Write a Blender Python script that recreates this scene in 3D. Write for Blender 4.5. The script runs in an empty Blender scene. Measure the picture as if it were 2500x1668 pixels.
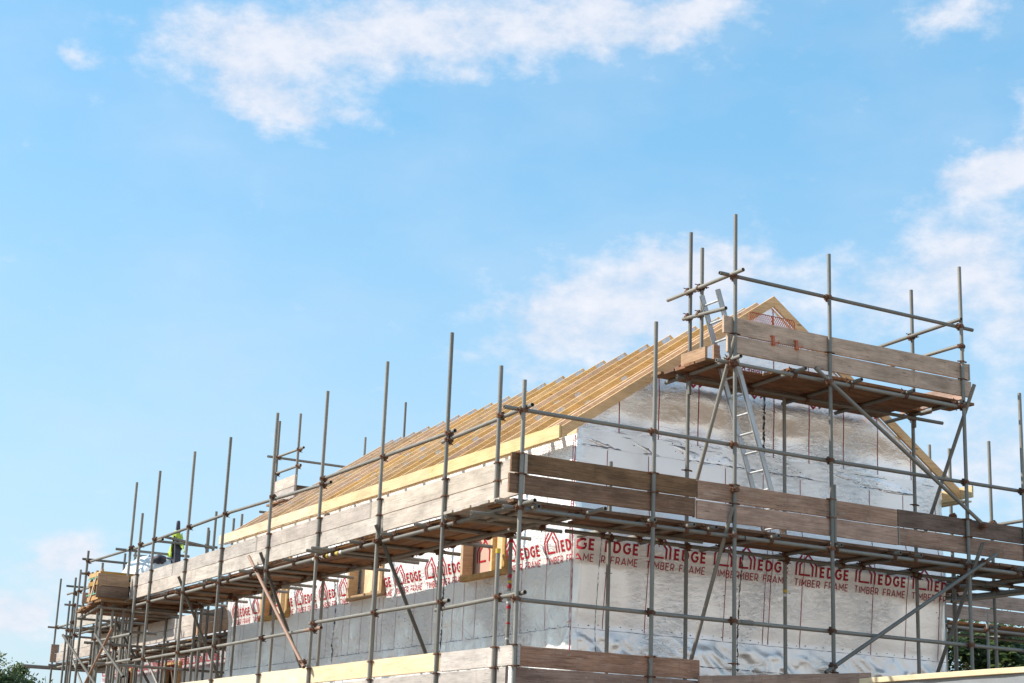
import bpy, bmesh, math, random
from mathutils import Vector, Matrix, noise
rad = math.radians
rnd = random.Random(11)
SC = bpy.context.scene
COL = SC.collection

# ------------------------------------------------------------------ camera
cam_d = bpy.data.cameras.new("camera")
cam = bpy.data.objects.new("camera", cam_d)
COL.objects.link(cam)
cam_d.sensor_width = 36.0
cam_d.lens = 58.78
cam_d.clip_start = 0.1
cam_d.clip_end = 3000
R = Matrix(((0.8722, -0.4873, 0.0381), (-0.1595, -0.2098, 0.9647), (0.4621, 0.8476, 0.2614)))
yaw, pitch, roll = rad(61.404), rad(15.151), rad(2.2636)
fw = Vector((math.cos(pitch)*math.cos(yaw), math.cos(pitch)*math.sin(yaw), math.sin(pitch)))
r0 = fw.cross(Vector((0, 0, 1))).normalized()
u0 = r0.cross(fw)
rr = math.cos(roll)*r0 + math.sin(roll)*u0
uu = -math.sin(roll)*r0 + math.cos(roll)*u0
cam.matrix_world = Matrix(((rr.x, uu.x, -fw.x, -9.506), (rr.y, uu.y, -fw.y, -17.08), (rr.z, uu.z, -fw.z, 1.6), (0, 0, 0, 1)))
SC.camera = cam

# ------------------------------------------------------------------ view, sun, sky
SC.view_settings.view_transform = 'Standard'
SC.view_settings.look = 'None'
SC.view_settings.exposure = 0.40
SC.view_settings.gamma = 1.0
SUN_AZ, SUN_EL = rad(150), rad(37)
sd = bpy.data.lights.new("sun", 'SUN')
sd.energy = 4.1
sd.angle = rad(0.53)
sd.color = (1.0, 0.95, 0.87)
so = bpy.data.objects.new("sun", sd)
COL.objects.link(so)
sdir = Vector((math.cos(SUN_EL)*math.cos(SUN_AZ), math.cos(SUN_EL)*math.sin(SUN_AZ), math.sin(SUN_EL)))
so.rotation_euler = sdir.to_track_quat('Z', 'Y').to_euler()
so.location = (-20, 20, 30)


class NT:
    """small helper to write node trees"""
    def __init__(s, tree):
        s.t = tree; s.n = tree.nodes; s.l = tree.links
    def node(s, typ, ins=None, **kw):
        nd = s.n.new(typ)
        for k, v in kw.items():
            setattr(nd, k, v)
        for k, v in (ins or {}).items():
            sock = nd.inputs[k]
            if isinstance(v, bpy.types.NodeSocket):
                s.l.new(v, sock)
            else:
                sock.default_value = v
        return nd
    def math(s, op, a, b=None, c=None, clamp=False):
        ins = {0: a}
        if b is not None: ins[1] = b
        if c is not None: ins[2] = c
        return s.node('ShaderNodeMath', ins, operation=op, use_clamp=clamp).outputs[0]
    def vmath(s, op, a, b=None):
        ins = {0: a}
        if b is not None: ins[1] = b
        nd = s.node('ShaderNodeVectorMath', ins, operation=op)
        return nd.outputs['Value'] if op in ('LENGTH', 'DISTANCE', 'DOT_PRODUCT') else nd.outputs[0]
    def noise(s, vec, scale, detail=3, rough=0.55, dist=0.0):
        return s.node('ShaderNodeTexNoise', {'Vector': vec, 'Scale': scale, 'Detail': detail, 'Roughness': rough, 'Distortion': dist}).outputs['Fac']
    def ramp(s, f, pts):
        nd = s.node('ShaderNodeValToRGB', {'Fac': f})
        cr = nd.color_ramp
        while len(cr.elements) > 1:
            cr.elements.remove(cr.elements[-1])
        for i, (p, c) in enumerate(pts):
            e = cr.elements[0] if i == 0 else cr.elements.new(p)
            e.position = p
            e.color = (*c, 1) if len(c) == 3 else c
        return nd.outputs['Color']
    def mix(s, f, a, b, mode='MIX'):
        nd = s.node('ShaderNodeMix', data_type='RGBA', blend_type=mode)
        for sock, v in ((nd.inputs[0], f), (nd.inputs[6], a), (nd.inputs[7], b)):
            if isinstance(v, bpy.types.NodeSocket): s.l.new(v, sock)
            else: sock.default_value = v if not isinstance(v, tuple) or len(v) == 4 else (*v, 1)
        return nd.outputs[2]
    def scale(s, vec, sc):
        return s.node('ShaderNodeMapping', {'Vector': vec, 'Scale': sc}).outputs[0]


world = bpy.data.worlds.new("World")
SC.world = world
world.use_nodes = True
wt = NT(world.node_tree)
wt.n.clear()
sky = wt.node('ShaderNodeTexSky', sky_type='NISHITA')
sky.sun_disc = False
sky.sun_elevation = SUN_EL
sky.sun_rotation = math.pi/2 - SUN_AZ
sky.air_density = 1.3
sky.dust_density = 1.0
sky.ozone_density = 2.2
tc = wt.node('ShaderNodeTexCoord')
sep = wt.node('ShaderNodeSeparateXYZ', {0: tc.outputs['Generated']})
X, Y, Z = sep.outputs
az = wt.math('MULTIPLY', wt.math('ARCTAN2', Y, X), 180/math.pi)
hyp = wt.math('SQRT', wt.math('ADD', wt.math('MULTIPLY', X, X), wt.math('MULTIPLY', Y, Y)))
el = wt.math('MULTIPLY', wt.math('ARCTAN2', Z, hyp), 180/math.pi)
ae = wt.node('ShaderNodeCombineXYZ', {0: az, 1: el, 2: 0.0}).outputs[0]
wn = wt.node('ShaderNodeTexNoise', {'Vector': wt.scale(ae, (0.35, 0.5, 1)), 'Scale': 1.0, 'Detail': 5.0, 'Roughness': 0.6})
warp = wt.vmath('ADD', ae, wt.vmath('MULTIPLY', wt.vmath('SUBTRACT', wn.outputs['Color'], (0.5, 0.5, 0.5)), (3.6, 1.9, 0)))
# cloud banks, each (azimuth, elevation, half width, half height, density) in degrees
CLOUDS = [(72.3, 24.1, 3.3, 1.7, 1), (67.9, 25.0, 4.8, 1.6, 1), (63.1, 25.8, 4.9, 1.3, 1), (58.2, 26.1, 3.4, 1.2, 1.05), (55.0, 26.3, 2.6, 1.1, .95),
          (70.4, 22.6, 1.9, 1.2, .95), (77.9, 23.4, .9, .5, .75), (67.6, 22.5, 1.1, .45, .6), (63.5, 24.0, .9, .4, .5),
          (69.4, 21.9, 1.2, .4, .6), (45.5, 25.9, 2.2, .9, 1), (44.4, 20.7, 2.6, .9, 1.7), (43.0, 23.1, 1.0, 1.4, .8),
          (45.6, 18.2, 2.6, 1.7, 1.15), (43.9, 15.8, 1.7, 1.9, .8), (57.0, 16.4, 3.9, 1.9, 1.5), (54.4, 17.8, 2.8, 1.1, 1.0),
          (60.5, 13.9, 1.7, .5, .6), (60.6, 15.6, 2.4, 1.2, .8), (49.0, 16.6, 3.6, 1.5, .85), (44.8, 11.6, 3.3, 2.6, 1.05), (63.2, 14.8, .8, .25, .4),
          (76.0, 7.0, 1.9, .8, 1.7), (77.6, 5.1, 2.0, .9, 1.7), (70.8, 11.4, 3.7, .8, .28), (50.2, 20.7, 1.2, .22, .5), (55, 12, 5, 2, .5),
          (95, 27, 9, 3, .9), (20, 18, 12, 4, .9), (-20, 30, 14, 5, .9), (-100, 20, 22, 9, 1.1), (-130, 33, 14, 5, 1), (-55, 9, 32, 14, 1.5), (-30, 26, 24, 8, 1.0), (119, 16, 17, 8, 1.3), (160, 12, 14, 5, .9), (120, 40, 14, 5, .8), (-160, 10, 12, 3, .9)]  # unseen clouds outside the view, several added to whiten the foil's reflections
acc = None
for (a, e, wa, we, k) in CLOUDS:
    dlt = wt.vmath('DIVIDE', wt.vmath('SUBTRACT', warp, (a, e, 0)), (wa, we, 1))
    ln = wt.vmath('DOT_PRODUCT', dlt, dlt)
    b = wt.math('MULTIPLY', wt.math('POWER', 2.718, wt.math('MULTIPLY', ln, -1.1)), k)
    acc = b if acc is None else wt.math('ADD', acc, b)
acc = wt.math('MINIMUM', acc, 1.25)
n1 = wt.noise(wt.scale(ae, (0.5, 0.8, 1)), 1.0, 10, 0.62)
n2 = wt.noise(wt.scale(ae, (0.16, 0.30, 1)), 1.0, 5, 0.55)
dens = wt.math('ADD', acc, wt.math('MULTIPLY', wt.math('SUBTRACT', n1, 0.5), 2.3))
m = wt.node('ShaderNodeMapRange', {0: dens, 1: 0.14, 2: 1.50}, interpolation_type='SMOOTHSTEP').outputs[0]
veil = wt.node('ShaderNodeMapRange', {0: n2, 1: 0.40, 2: 0.85, 3: 0.0, 4: 0.22}).outputs[0]
m = wt.math('MAXIMUM', wt.math('MULTIPLY', m, 0.88), veil)
hz = wt.node('ShaderNodeMapRange', {0: el, 1: 0.0, 2: 22.0, 3: 0.62, 4: 0.0}).outputs[0]   # pale air towards the horizon
skyc = wt.mix(1.0, sky.outputs[0], (0.95, 1.12, 1.15), 'MULTIPLY')
skyc = wt.mix(0.46, skyc, (1.35, 3.55, 5.5))          # thin high haze evens the blue out
skyc = wt.mix(hz, skyc, (3.95, 4.5, 5.1))
shade_n = wt.node('ShaderNodeMapRange', {0: n1, 1: 0.35, 2: 0.7}).outputs[0]
skyc = wt.mix(m, skyc, wt.mix(shade_n, (4.1, 4.35, 5.0), (5.2, 5.2, 5.5)))
bg = wt.node('ShaderNodeBackground', {'Color': skyc, 'Strength': 0.14})
wo = wt.node('ShaderNodeOutputWorld', {'Surface': bg.outputs[0]})

# ------------------------------------------------------------------ materials
def mat(name):
    m_ = bpy.data.materials.new(name)
    m_.use_nodes = True
    t = NT(m_.node_tree)
    return m_, t, t.n['Principled BSDF']


def wood(name, dark, mid, light, rough=0.8, grain=1.0, knots=0.5, spread=0.35, stain=0.5, bump=0.25, weather=0.0):
    m_, t, p = mat(name)
    oc = t.node('ShaderNodeTexCoord').outputs['Object']
    rnd_ = t.node('ShaderNodeObjectInfo').outputs['Random']
    off = t.node('ShaderNodeCombineXYZ', {0: t.math('MULTIPLY', rnd_, 37.0), 1: t.math('MULTIPLY', rnd_, 91.0), 2: t.math('MULTIPLY', rnd_, 13.0)}).outputs[0]
    v = t.vmath('ADD', oc, off)
    g = t.noise(t.scale(v, (1.1, 22, 22)), 3.0*grain, 5, 0.6, 0.35)
    g2 = t.noise(t.scale(v, (0.8, 60, 60)), 3.0*grain, 3, 0.6)
    s = t.noise(t.scale(v, (1.2, 3.5, 3.5)), 1.6, 5, 0.65)
    f = t.math('ADD', t.math('MULTIPLY', g, 0.62), t.math('MULTIPLY', g2, 0.38))
    c = t.ramp(f, [(0.28, dark), (0.48, mid), (0.70, light)])
    st = t.node('ShaderNodeMapRange', {0: s, 1: 0.30, 2: 0.62, 3: 1.0 - stain, 4: 1.12}).outputs[0]
    c = t.mix(1.0, c, t.node('ShaderNodeCombineColor', {0: st, 1: st, 2: st}).outputs[0], 'MULTIPLY')
    if knots:
        vo = t.node('ShaderNodeTexVoronoi', {'Vector': t.scale(v, (1.6, 5.0, 5.0)), 'Scale': 1.5, 'Randomness': 1.0})
        k = t.node('ShaderNodeMapRange', {0: vo.outputs['Distance'], 1: 0.03, 2: 0.13, 3: knots, 4: 0.0}).outputs[0]
        c = t.mix(k, c, tuple(x*0.35 for x in dark))
    if weather:
        dr = t.noise(t.scale(v, (7.0, 2.0, 1.2)), 1.4, 4, 0.6)
        c = t.mix(t.node('ShaderNodeMapRange', {0: dr, 1: 0.60, 2: 0.72, 3: 0.0, 4: 0.5}).outputs[0], c, tuple(x*0.55 for x in mid))
        sp_ = t.noise(v, 26.0, 3, 0.6)
        c = t.mix(t.node('ShaderNodeMapRange', {0: sp_, 1: 0.68, 2: 0.74, 3: 0.0, 4: weather}).outputs[0], c, (0.62, 0.58, 0.52))
        w = t.noise(t.scale(v, (2.0, 9, 9)), 4.0, 6, 0.7)
        w = t.node('ShaderNodeMapRange', {0: w, 1: 0.58, 2: 0.72, 3: 0.0, 4: weather}).outputs[0]
        c = t.mix(w, c, (0.56, 0.52, 0.47))
    if weather:
        ck = t.noise(t.scale(v, (0.55, 9.0, 17.0)), 1.6, 2, 0.5)
        ck = t.math('ABSOLUTE', t.math('SUBTRACT', ck, 0.56))
        c = t.mix(t.node('ShaderNodeMapRange', {0: ck, 1: 0.0015, 2: 0.007, 3: 0.65, 4: 0.0}).outputs[0], c, tuple(x*0.28 for x in dark))
    hsv = t.node('ShaderNodeHueSaturation', {'Hue': t.math('ADD', 0.5, t.math('MULTIPLY', t.math('SUBTRACT', t.math('FRACT', t.math('MULTIPLY', rnd_, 7.31)), 0.5), 0.014)),
                                             'Saturation': t.math('ADD', 0.82, t.math('MULTIPLY', t.math('FRACT', t.math('MULTIPLY', rnd_, 3.7)), 0.4)),
                                             'Value': t.math('ADD', 1.0 - spread/2, t.math('MULTIPLY', rnd_, spread)), 'Color': c})
    t.l.new(hsv.outputs[0], p.inputs['Base Color'])
    p.inputs['Roughness'].default_value = rough
    p.inputs['Specular IOR Level'].default_value = 0.25
    bp = t.node('ShaderNodeBump', {'Height': f, 'Strength': bump, 'Distance': 0.004})
    t.l.new(bp.outputs[0], p.inputs['Normal'])
    return m_


M = {}
M['old_wood'] = wood('weathered_board', (0.29, 0.175, 0.115), (0.48, 0.315, 0.222), (0.60, 0.435, 0.325), spread=0.32, stain=0.35, weather=0.25)
M['grey_wood'] = wood('grey_weathered_board', (0.38, 0.315, 0.26), (0.53, 0.45, 0.38), (0.63, 0.55, 0.47), spread=0.22, stain=0.26, knots=0.35, weather=0.5)
M['deck_wood'] = wood('deck_board', (0.13, 0.062, 0.032), (0.27, 0.14, 0.072), (0.40, 0.235, 0.135), spread=0.65, stain=0.5, weather=0.2)
M['tan_wood'] = wood('tan_weathered_board', (0.40, 0.245, 0.155), (0.61, 0.40, 0.265), (0.70, 0.51, 0.37), spread=0.14, stain=0.42, weather=0.3)
M['dark_wood'] = wood('dark_board', (0.12, 0.066, 0.04), (0.215, 0.127, 0.08), (0.32, 0.21, 0.145), spread=0.3, stain=0.45, weather=0.15)
M['red_wood'] = wood('reddish_board', (0.20, 0.105, 0.068), (0.38, 0.215, 0.145), (0.50, 0.335, 0.25), spread=0.2, stain=0.35, weather=0.6)
M['pine'] = wood('pine_truss', (0.58, 0.33, 0.155), (0.82, 0.525, 0.28), (0.90, 0.63, 0.385), spread=0.22, stain=0.24, knots=0.8, bump=0.1)
M['fascia'] = wood('treated_fascia', (0.60, 0.43, 0.215), (0.73, 0.56, 0.32), (0.81, 0.66, 0.42), spread=0.12, stain=0.18, knots=0.5, bump=0.1)
M['pale_ply'] = wood('new_pale_board', (0.66, 0.49, 0.28), (0.76, 0.60, 0.37), (0.82, 0.68, 0.46), spread=0.15, stain=0.12, knots=0.25, bump=0.08)
M['frame_wood'] = wood('window_frame_wood', (0.34, 0.20, 0.09), (0.50, 0.32, 0.155), (0.62, 0.43, 0.24), spread=0.3, stain=0.25, knots=0.4, bump=0.1)
M['crate_wood'] = wood('crate_pine', (0.34, 0.185, 0.08), (0.52, 0.31, 0.15), (0.64, 0.42, 0.22), spread=0.3, stain=0.4, knots=0.4)
M['end_grain'] = wood('sawn_edge', (0.60, 0.47, 0.32), (0.72, 0.60, 0.44), (0.80, 0.70, 0.54), spread=0.1, stain=0.1, knots=0)


def metal(name, base, rough, metallic, spots, spotcol, rust=0.0, spread=0.3):
    m_, t, p = mat(name)
    oc = t.node('ShaderNodeTexCoord').outputs['Object']
    rn = t.node('ShaderNodeObjectInfo').outputs['Random']
    v = t.vmath('ADD', oc, t.node('ShaderNodeCombineXYZ', {0: t.math('MULTIPLY', rn, 71.0), 2: t.math('MULTIPLY', rn, 53.0)}).outputs[0])
    a = t.noise(t.scale(v, (9, 9, 1.6)), 2.2, 5, 0.65)
    b = t.noise(v, 38.0, 4, 0.65)
    c = t.mix(t.node('ShaderNodeMapRange', {0: a, 1: 0.35, 2: 0.68}).outputs[0], base, tuple(min(1, x*1.35) for x in base))
    c = t.mix(t.node('ShaderNodeMapRange', {0: b, 1: 0.56, 2: 0.70, 3: 0.0, 4: spots}).outputs[0], c, spotcol)
    if rust:
        r_ = t.noise(t.scale(v, (6, 6, 1.2)), 3.0, 6, 0.7)
        c = t.mix(t.node('ShaderNodeMapRange', {0: r_, 1: 0.60, 2: 0.72, 3: 0.0, 4: rust}).outputs[0], c, (0.19, 0.085, 0.04))
    val = t.math('ADD', 1.0 - spread/2, t.math('MULTIPLY', rn, spread))
    hsv = t.node('ShaderNodeHueSaturation', {'Value': val, 'Color': c, 'Hue': 0.5, 'Saturation': 1.0})
    t.l.new(hsv.outputs[0], p.inputs['Base Color'])
    p.inputs['Metallic'].default_value = metallic
    t.l.new(t.node('ShaderNodeMapRange', {0: a, 1: 0.3, 2: 0.7, 3: rough - 0.08, 4: rough + 0.12}).outputs[0], p.inputs['Roughness'])
    bp = t.node('ShaderNodeBump', {'Height': b, 'Strength': 0.15, 'Distance': 0.002})
    t.l.new(bp.outputs[0], p.inputs['Normal'])
    return m_


M['galv'] = metal('galvanised_steel', (0.205, 0.187, 0.158), 0.55, 0.25, 0.45, (0.44, 0.385, 0.31), rust=0.5, spread=0.45)
M['dark_tube'] = metal('dull_steel', (0.10, 0.088, 0.07), 0.7, 0.1, 0.3, (0.2, 0.17, 0.14), rust=0.5)
M['rust'] = metal('rusty_coupler_steel', (0.135, 0.062, 0.034), 0.75, 0.2, 0.6, (0.30, 0.15, 0.08), spread=0.6)
M['rusty_tube'] = metal('rusty_tube_steel', (0.34, 0.20, 0.135), 0.65, 0.1, 0.4, (0.50, 0.36, 0.28), rust=0.4)
M['alu'] = metal('ladder_aluminium', (0.42, 0.43, 0.43), 0.45, 0.5, 0.3, (0.6, 0.6, 0.58), spread=0.1)
M['red_mesh'] = metal('red_oxide_paint', (0.48, 0.12, 0.05), 0.6, 0.0, 0.5, (0.60, 0.24, 0.12), spread=0.2)
M['nail_plate'] = metal('nail_plate_zinc', (0.55, 0.56, 0.58), 0.4, 0.6, 0.3, (0.7, 0.7, 0.72), spread=0.1)


def plain(name, col, rough=0.6, var=0.2, sc=6.0, spec=0.3):
    m_, t, p = mat(name)
    oc = t.node('ShaderNodeTexCoord').outputs['Object']
    n_ = t.noise(oc, sc, 5, 0.6)
    c = t.ramp(n_, [(0.3, tuple(x*(1-var) for x in col)), (0.7, tuple(min(1, x*(1+var)) for x in col))])
    t.l.new(c, p.inputs['Base Color'])
    p.inputs['Roughness'].default_value = rough
    p.inputs['Specular IOR Level'].default_value = spec
    bp = t.node('ShaderNodeBump', {'Height': n_, 'Strength': 0.2, 'Distance': 0.01})
    t.l.new(bp.outputs[0], p.inputs['Normal'])
    return m_


M['print_red'] = plain('red_print', (0.44, 0.012, 0.022), 0.5, 0.25, 14)
M['line_red'] = plain('red_line_print', (0.40, 0.012, 0.04), 0.5, 0.2, 14)
M['tape_dark'] = plain('dark_seam', (0.05, 0.045, 0.05), 0.6, 0.4, 20)
M['stitch'] = plain('stitch_grey', (0.22, 0.22, 0.27), 0.7, 0.3, 20)
M['dark_void'] = plain('dark_interior', (0.025, 0.02, 0.018), 0.9, 0.3, 3)
M['yellow_cap'] = plain('yellow_plastic', (0.70, 0.48, 0.06), 0.4, 0.1)
M['hivis'] = plain('hi_vis_yellow', (0.50, 0.62, 0.08), 0.8, 0.25, 9)
M['dark_cloth'] = plain('dark_waterproof_cloth', (0.075, 0.07, 0.09), 0.6, 0.35, 7)
M['white_wrap'] = plain('white_plastic_wrap', (0.74, 0.75, 0.76), 0.35, 0.12, 5, 0.5)
M['slate'] = plain('dark_slates', (0.05, 0.06, 0.065), 0.5, 0.4, 18)
M['green_strap'] = plain('green_strap', (0.12, 0.42, 0.25), 0.5, 0.1)
M['mesh_white'] = plain('white_mark', (0.7, 0.68, 0.62), 0.7, 0.2)
M['panel_beige'] = plain('beige_inner_panel', (0.62, 0.42, 0.32), 0.6, 0.08, 3)
M['bark'] = plain('bark', (0.10, 0.07, 0.045), 0.9, 0.4, 8)
M['brown_mud'] = plain('site_ground', (0.23, 0.155, 0.10), 0.95, 0.3, 0.15)
M['bank'] = plain('reflector_earth', (0.74, 0.64, 0.54), 0.95, 0.2, 0.2)
M['grey_membrane'] = plain('grey_breather_membrane', (0.27, 0.275, 0.28), 0.55, 0.1, 4, 0.4)


def foil(name, base, metallic, rough, ripple, strength, bigk=0.6, sag=()):
    m_, t, p = mat(name)
    oc = t.node('ShaderNodeTexCoord').outputs['Object']
    big = t.node('ShaderNodeTexNoise', {'Vector': t.scale(oc, (1.3, 1.3, 2.2)), 'Scale': 1.6, 'Detail': 4.0, 'Roughness': 0.6, 'Distortion': 1.6}).outputs['Fac']
    mid = t.node('ShaderNodeTexNoise', {'Vector': t.scale(oc, (1.0, 1.0, 2.4)), 'Scale': 7.0, 'Detail': 5.0, 'Roughness': 0.6, 'Distortion': 1.0}).outputs['Fac']
    rid = t.math('SUBTRACT', 1.0, t.math('ABSOLUTE', t.math('MULTIPLY', t.math('SUBTRACT', mid, 0.5), 5.0)), clamp=True)
    fine = t.noise(t.scale(oc, (16, 16, 3.5)), 3.5, 4, 0.6)
    patch = t.node('ShaderNodeMapRange', {0: t.noise(oc, 0.75, 3, 0.5), 1: 0.46, 2: 0.66, 3: 0.06, 4: 1.5}).outputs[0]
    h = t.math('ADD', t.math('MULTIPLY', big, bigk), t.math('ADD', t.math('MULTIPLY', t.math('MULTIPLY', rid, patch), 0.26), t.math('MULTIPLY', fine, ripple)))
    bp = t.node('ShaderNodeBump', {'Height': h, 'Strength': strength, 'Distance': 0.04})
    if sag:
        # broad sag of the loose sheet between its fixings
        zz = t.node('ShaderNodeSeparateXYZ', {0: oc}).outputs[2]
        wob = t.math('MULTIPLY', t.math('SUBTRACT', t.noise(t.scale(oc, (0.8, 0.8, 0.1)), 1.0, 2), 0.5), 0.35)
        zz = t.math('ADD', zz, wob)
        hs = None
        for (z0, z1, amp) in sag:
            q = t.math('MULTIPLY', t.node('ShaderNodeMapRange', {0: zz, 1: z0, 2: z1}, interpolation_type='SMOOTHSTEP').outputs[0], amp)
            hs = q if hs is None else t.math('ADD', hs, q)
        bs = t.node('ShaderNodeBump', {'Height': hs, 'Strength': 1.0, 'Distance': 1.0})
        t.l.new(bs.outputs[0], bp.inputs['Normal'])
    t.l.new(bp.outputs[0], p.inputs['Normal'])
    dirt = t.noise(t.scale(oc, (3, 3, 6)), 6.0, 6, 0.7)
    c = t.mix(t.node('ShaderNodeMapRange', {0: dirt, 1: 0.64, 2: 0.80, 3: 0.0, 4: 0.12}).outputs[0], base, tuple(x*0.5 for x in base))
    t.l.new(c, p.inputs['Base Color'])
    p.inputs['Metallic'].default_value = metallic
    p.inputs['Roughness'].default_value = rough
    return m_


M['foil_gable'] = foil('reflective_membrane_gable', (0.98, 0.935, 0.885), 0.56, 0.28, 0.018, 0.42, 0.30, sag=((4.45, 4.86, 0.05), (4.88, 5.2, -0.03)))
M['foil_spandrel'] = foil('reflective_membrane_spandrel', (0.94, 0.90, 0.86), 0.74, 0.23, 0.03, 0.50, 0.40, sag=((6.45, 7.02, 0.10), (7.05, 7.6, -0.06)))
M['foil_side'] = foil('reflective_membrane_side', (0.99, 0.965, 0.92), 0.34, 0.34, 0.10, 1.0, 0.75)
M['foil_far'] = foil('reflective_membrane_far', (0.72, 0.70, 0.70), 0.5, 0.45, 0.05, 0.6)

# ------------------------------------------------------------------ mesh / object helpers
def mesh_of(name, verts, faces, m_, smooth=False):
    me = bpy.data.meshes.new(name)
    me.from_pydata([tuple(v) for v in verts], [], faces)
    me.materials.append(m_)
    if smooth:
        for p_ in me.polygons: p_.use_smooth = True
    me.update()
    return me


def from_bm(name, bm, m_, smooth=False):
    me = bpy.data.meshes.new(name)
    bm.to_mesh(me); bm.free()
    me.materials.append(m_)
    if smooth:
        for p_ in me.polygons: p_.use_smooth = True
    return me


def link(name, me, parent=None, mw=None):
    o = bpy.data.objects.new(name, me)
    COL.objects.link(o)
    if mw is not None:
        if parent is not None:
            o.parent = parent
            o.matrix_local = WM[parent].inverted() @ mw
        else:
            o.matrix_world = mw
        WM[o] = mw
    else:
        if parent is not None:
            o.parent = parent
            o.matrix_local = Matrix.Identity(4)
            WM[o] = WM[parent].copy()
        else:
            WM[o] = Matrix.Identity(4)
    return o


WM = {}


def thing(name, label, cat, loc=(0, 0, 0), group=None, me=None, rz=0.0, scale=1.0):
    o = bpy.data.objects.new(name, me)
    COL.objects.link(o)
    mw = Matrix.Translation(loc) @ Matrix.Rotation(rz, 4, 'Z') @ Matrix.Scale(scale, 4)
    o.matrix_world = mw
    WM[o] = mw
    o['label'] = label; o['category'] = cat
    if group: o['group'] = group
    return o


def structure(o):
    o['kind'] = 'structure'
    return o


def zmat(p0, p1, spin=0.0):
    """matrix with local Z from p0 towards p1, origin p0"""
    d = (Vector(p1) - Vector(p0)).normalized()
    q = d.to_track_quat('Z', 'X')
    return Matrix.Translation(p0) @ q.to_matrix().to_4x4() @ Matrix.Rotation(spin, 4, 'Z')


TR = 0.0265
_tubes = {}


def tube_mesh(L, m_, key):
    L = round(L, 2)
    if (L, key) in _tubes: return _tubes[(L, key)]
    n = 14
    rings = []
    di = min(0.12, L*0.3)
    prof = [(TR*0.80, di), (TR*0.80, 0), (TR, 0)]
    k = max(1, int(L/0.9))
    for i in range(1, k): prof.append((TR, L*i/k))
    prof += [(TR, L), (TR*0.80, L), (TR*0.80, L-di)]
    vs, fs = [], []
    for (r_, z) in prof:
        for j in range(n):
            a = 2*math.pi*j/n
            vs.append((r_*math.cos(a), r_*math.sin(a), z))
    for i in range(len(prof)-1):
        for j in range(n):
            j2 = (j+1) % n
            fs.append((i*n+j, i*n+j2, (i+1)*n+j2, (i+1)*n+j))
    fs.append(tuple(range(n-1, -1, -1)))
    fs.append(tuple((len(prof)-1)*n + j for j in range(n)))
    me = mesh_of('tube', vs, fs, m_)
    for p_ in me.polygons: p_.use_smooth = len(p_.vertices) == 4
    bm = bmesh.new(); bm.from_mesh(me)
    for e in bm.edges:
        if len(e.link_faces) == 2 and e.calc_face_angle(0) > 0.7: e.smooth = False
    bm.normal_update(); bm.to_mesh(me); bm.free()
    _tubes[(L, key)] = me
    return me


def tube(parent, name, p0, p1, key='galv'):
    L = (Vector(p1)-Vector(p0)).length
    return link(name, tube_mesh(L, M[key], key), parent, zmat(p0, p1, rnd.random()*6))


def bm_box(bm, c, s, rot=None):
    r_ = bmesh.ops.create_cube(bm, size=1.0)
    mt = Matrix.Translation(c) @ (rot.to_4x4() if rot else Matrix.Identity(4)) @ Matrix.Diagonal((*s, 1))
    bmesh.ops.transform(bm, matrix=mt, verts=r_['verts'])
    return r_['verts']


def bm_cyl(bm, p0, p1, r0_, r1_=None, n=10, cap=True):
    if r1_ is None: r1_ = r0_
    d = Vector(p1)-Vector(p0)
    r_ = bmesh.ops.create_cone(bm, cap_ends=cap, segments=n, radius1=r0_, radius2=r1_, depth=d.length)
    q = d.to_track_quat('Z', 'X').to_matrix().to_4x4()
    bmesh.ops.transform(bm, matrix=Matrix.Translation((Vector(p0)+Vector(p1))/2) @ q, verts=r_['verts'])
    return r_['verts']


# couplers: two pressed-steel bands bolted together, with T bolts and nuts sticking out
def coupler_mesh(seed):
    r_ = random.Random(seed)
    bm = bmesh.new()
    bm_cyl(bm, (0, 0, -0.026), (0, 0, 0.026), TR+0.009, n=12)                 # band round the upright (local Z)
    bm_cyl(bm, (-0.026, 0.052, 0), (0.026, 0.052, 0), TR+0.009, n=12)         # band round the horizontal (local X)
    bm_box(bm, (0, 0.026, 0), (0.058, 0.03, 0.05))
    bm_box(bm, (-0.042, -0.002, 0), (0.034, 0.022, 0.044))
    bm_box(bm, (0.040, 0.004, 0), (0.026, 0.026, 0.036))
    bm_cyl(bm, (-0.046, -0.012, 0.004), (-0.060-0.02*r_.random(), -0.062, 0.008), 0.0065, n=6)
    bm_cyl(bm, (-0.050, -0.030, 0.004), (-0.056, -0.046, 0.006), 0.0135, n=6)
    bm_box(bm, (0, 0.052, 0.040), (0.044, 0.026, 0.03))
    bm_box(bm, (0, 0.050, -0.038), (0.036, 0.024, 0.026))
    sgn = 1 if r_.random() > 0.5 else -1
    bm_cyl(bm, (0, 0.052, 0.04), (sgn*0.02, 0.052+0.05, 0.052), 0.0065, n=6)
    bm_cyl(bm, (-0.055, 0.0, 0.0), (-0.105, -0.01, 0.012*sgn), 0.006, n=6)
    bm_cyl(bm, (-0.078, -0.004, 0.004*sgn), (-0.092, -0.008, 0.008*sgn), 0.012, n=6)
    return from_bm('coupler', bm, M['rust'])


COUPLERS = [coupler_mesh(i) for i in range(3)]


def coupler(parent, p, along, side):
    """p on the upright's axis, along = unit direction of the horizontal tube, side = unit direction towards it"""
    a = Vector(along).normalized(); s = Vector(side).normalized()
    z = a.cross(s)
    mt = Matrix.Translation(p) @ Matrix(((a.x, s.x, z.x, 0), (a.y, s.y, z.y, 0), (a.z, s.z, z.z, 0), (0, 0, 0, 1)))
    return link('coupler', COUPLERS[rnd.randrange(3)], parent, mt)


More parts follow.
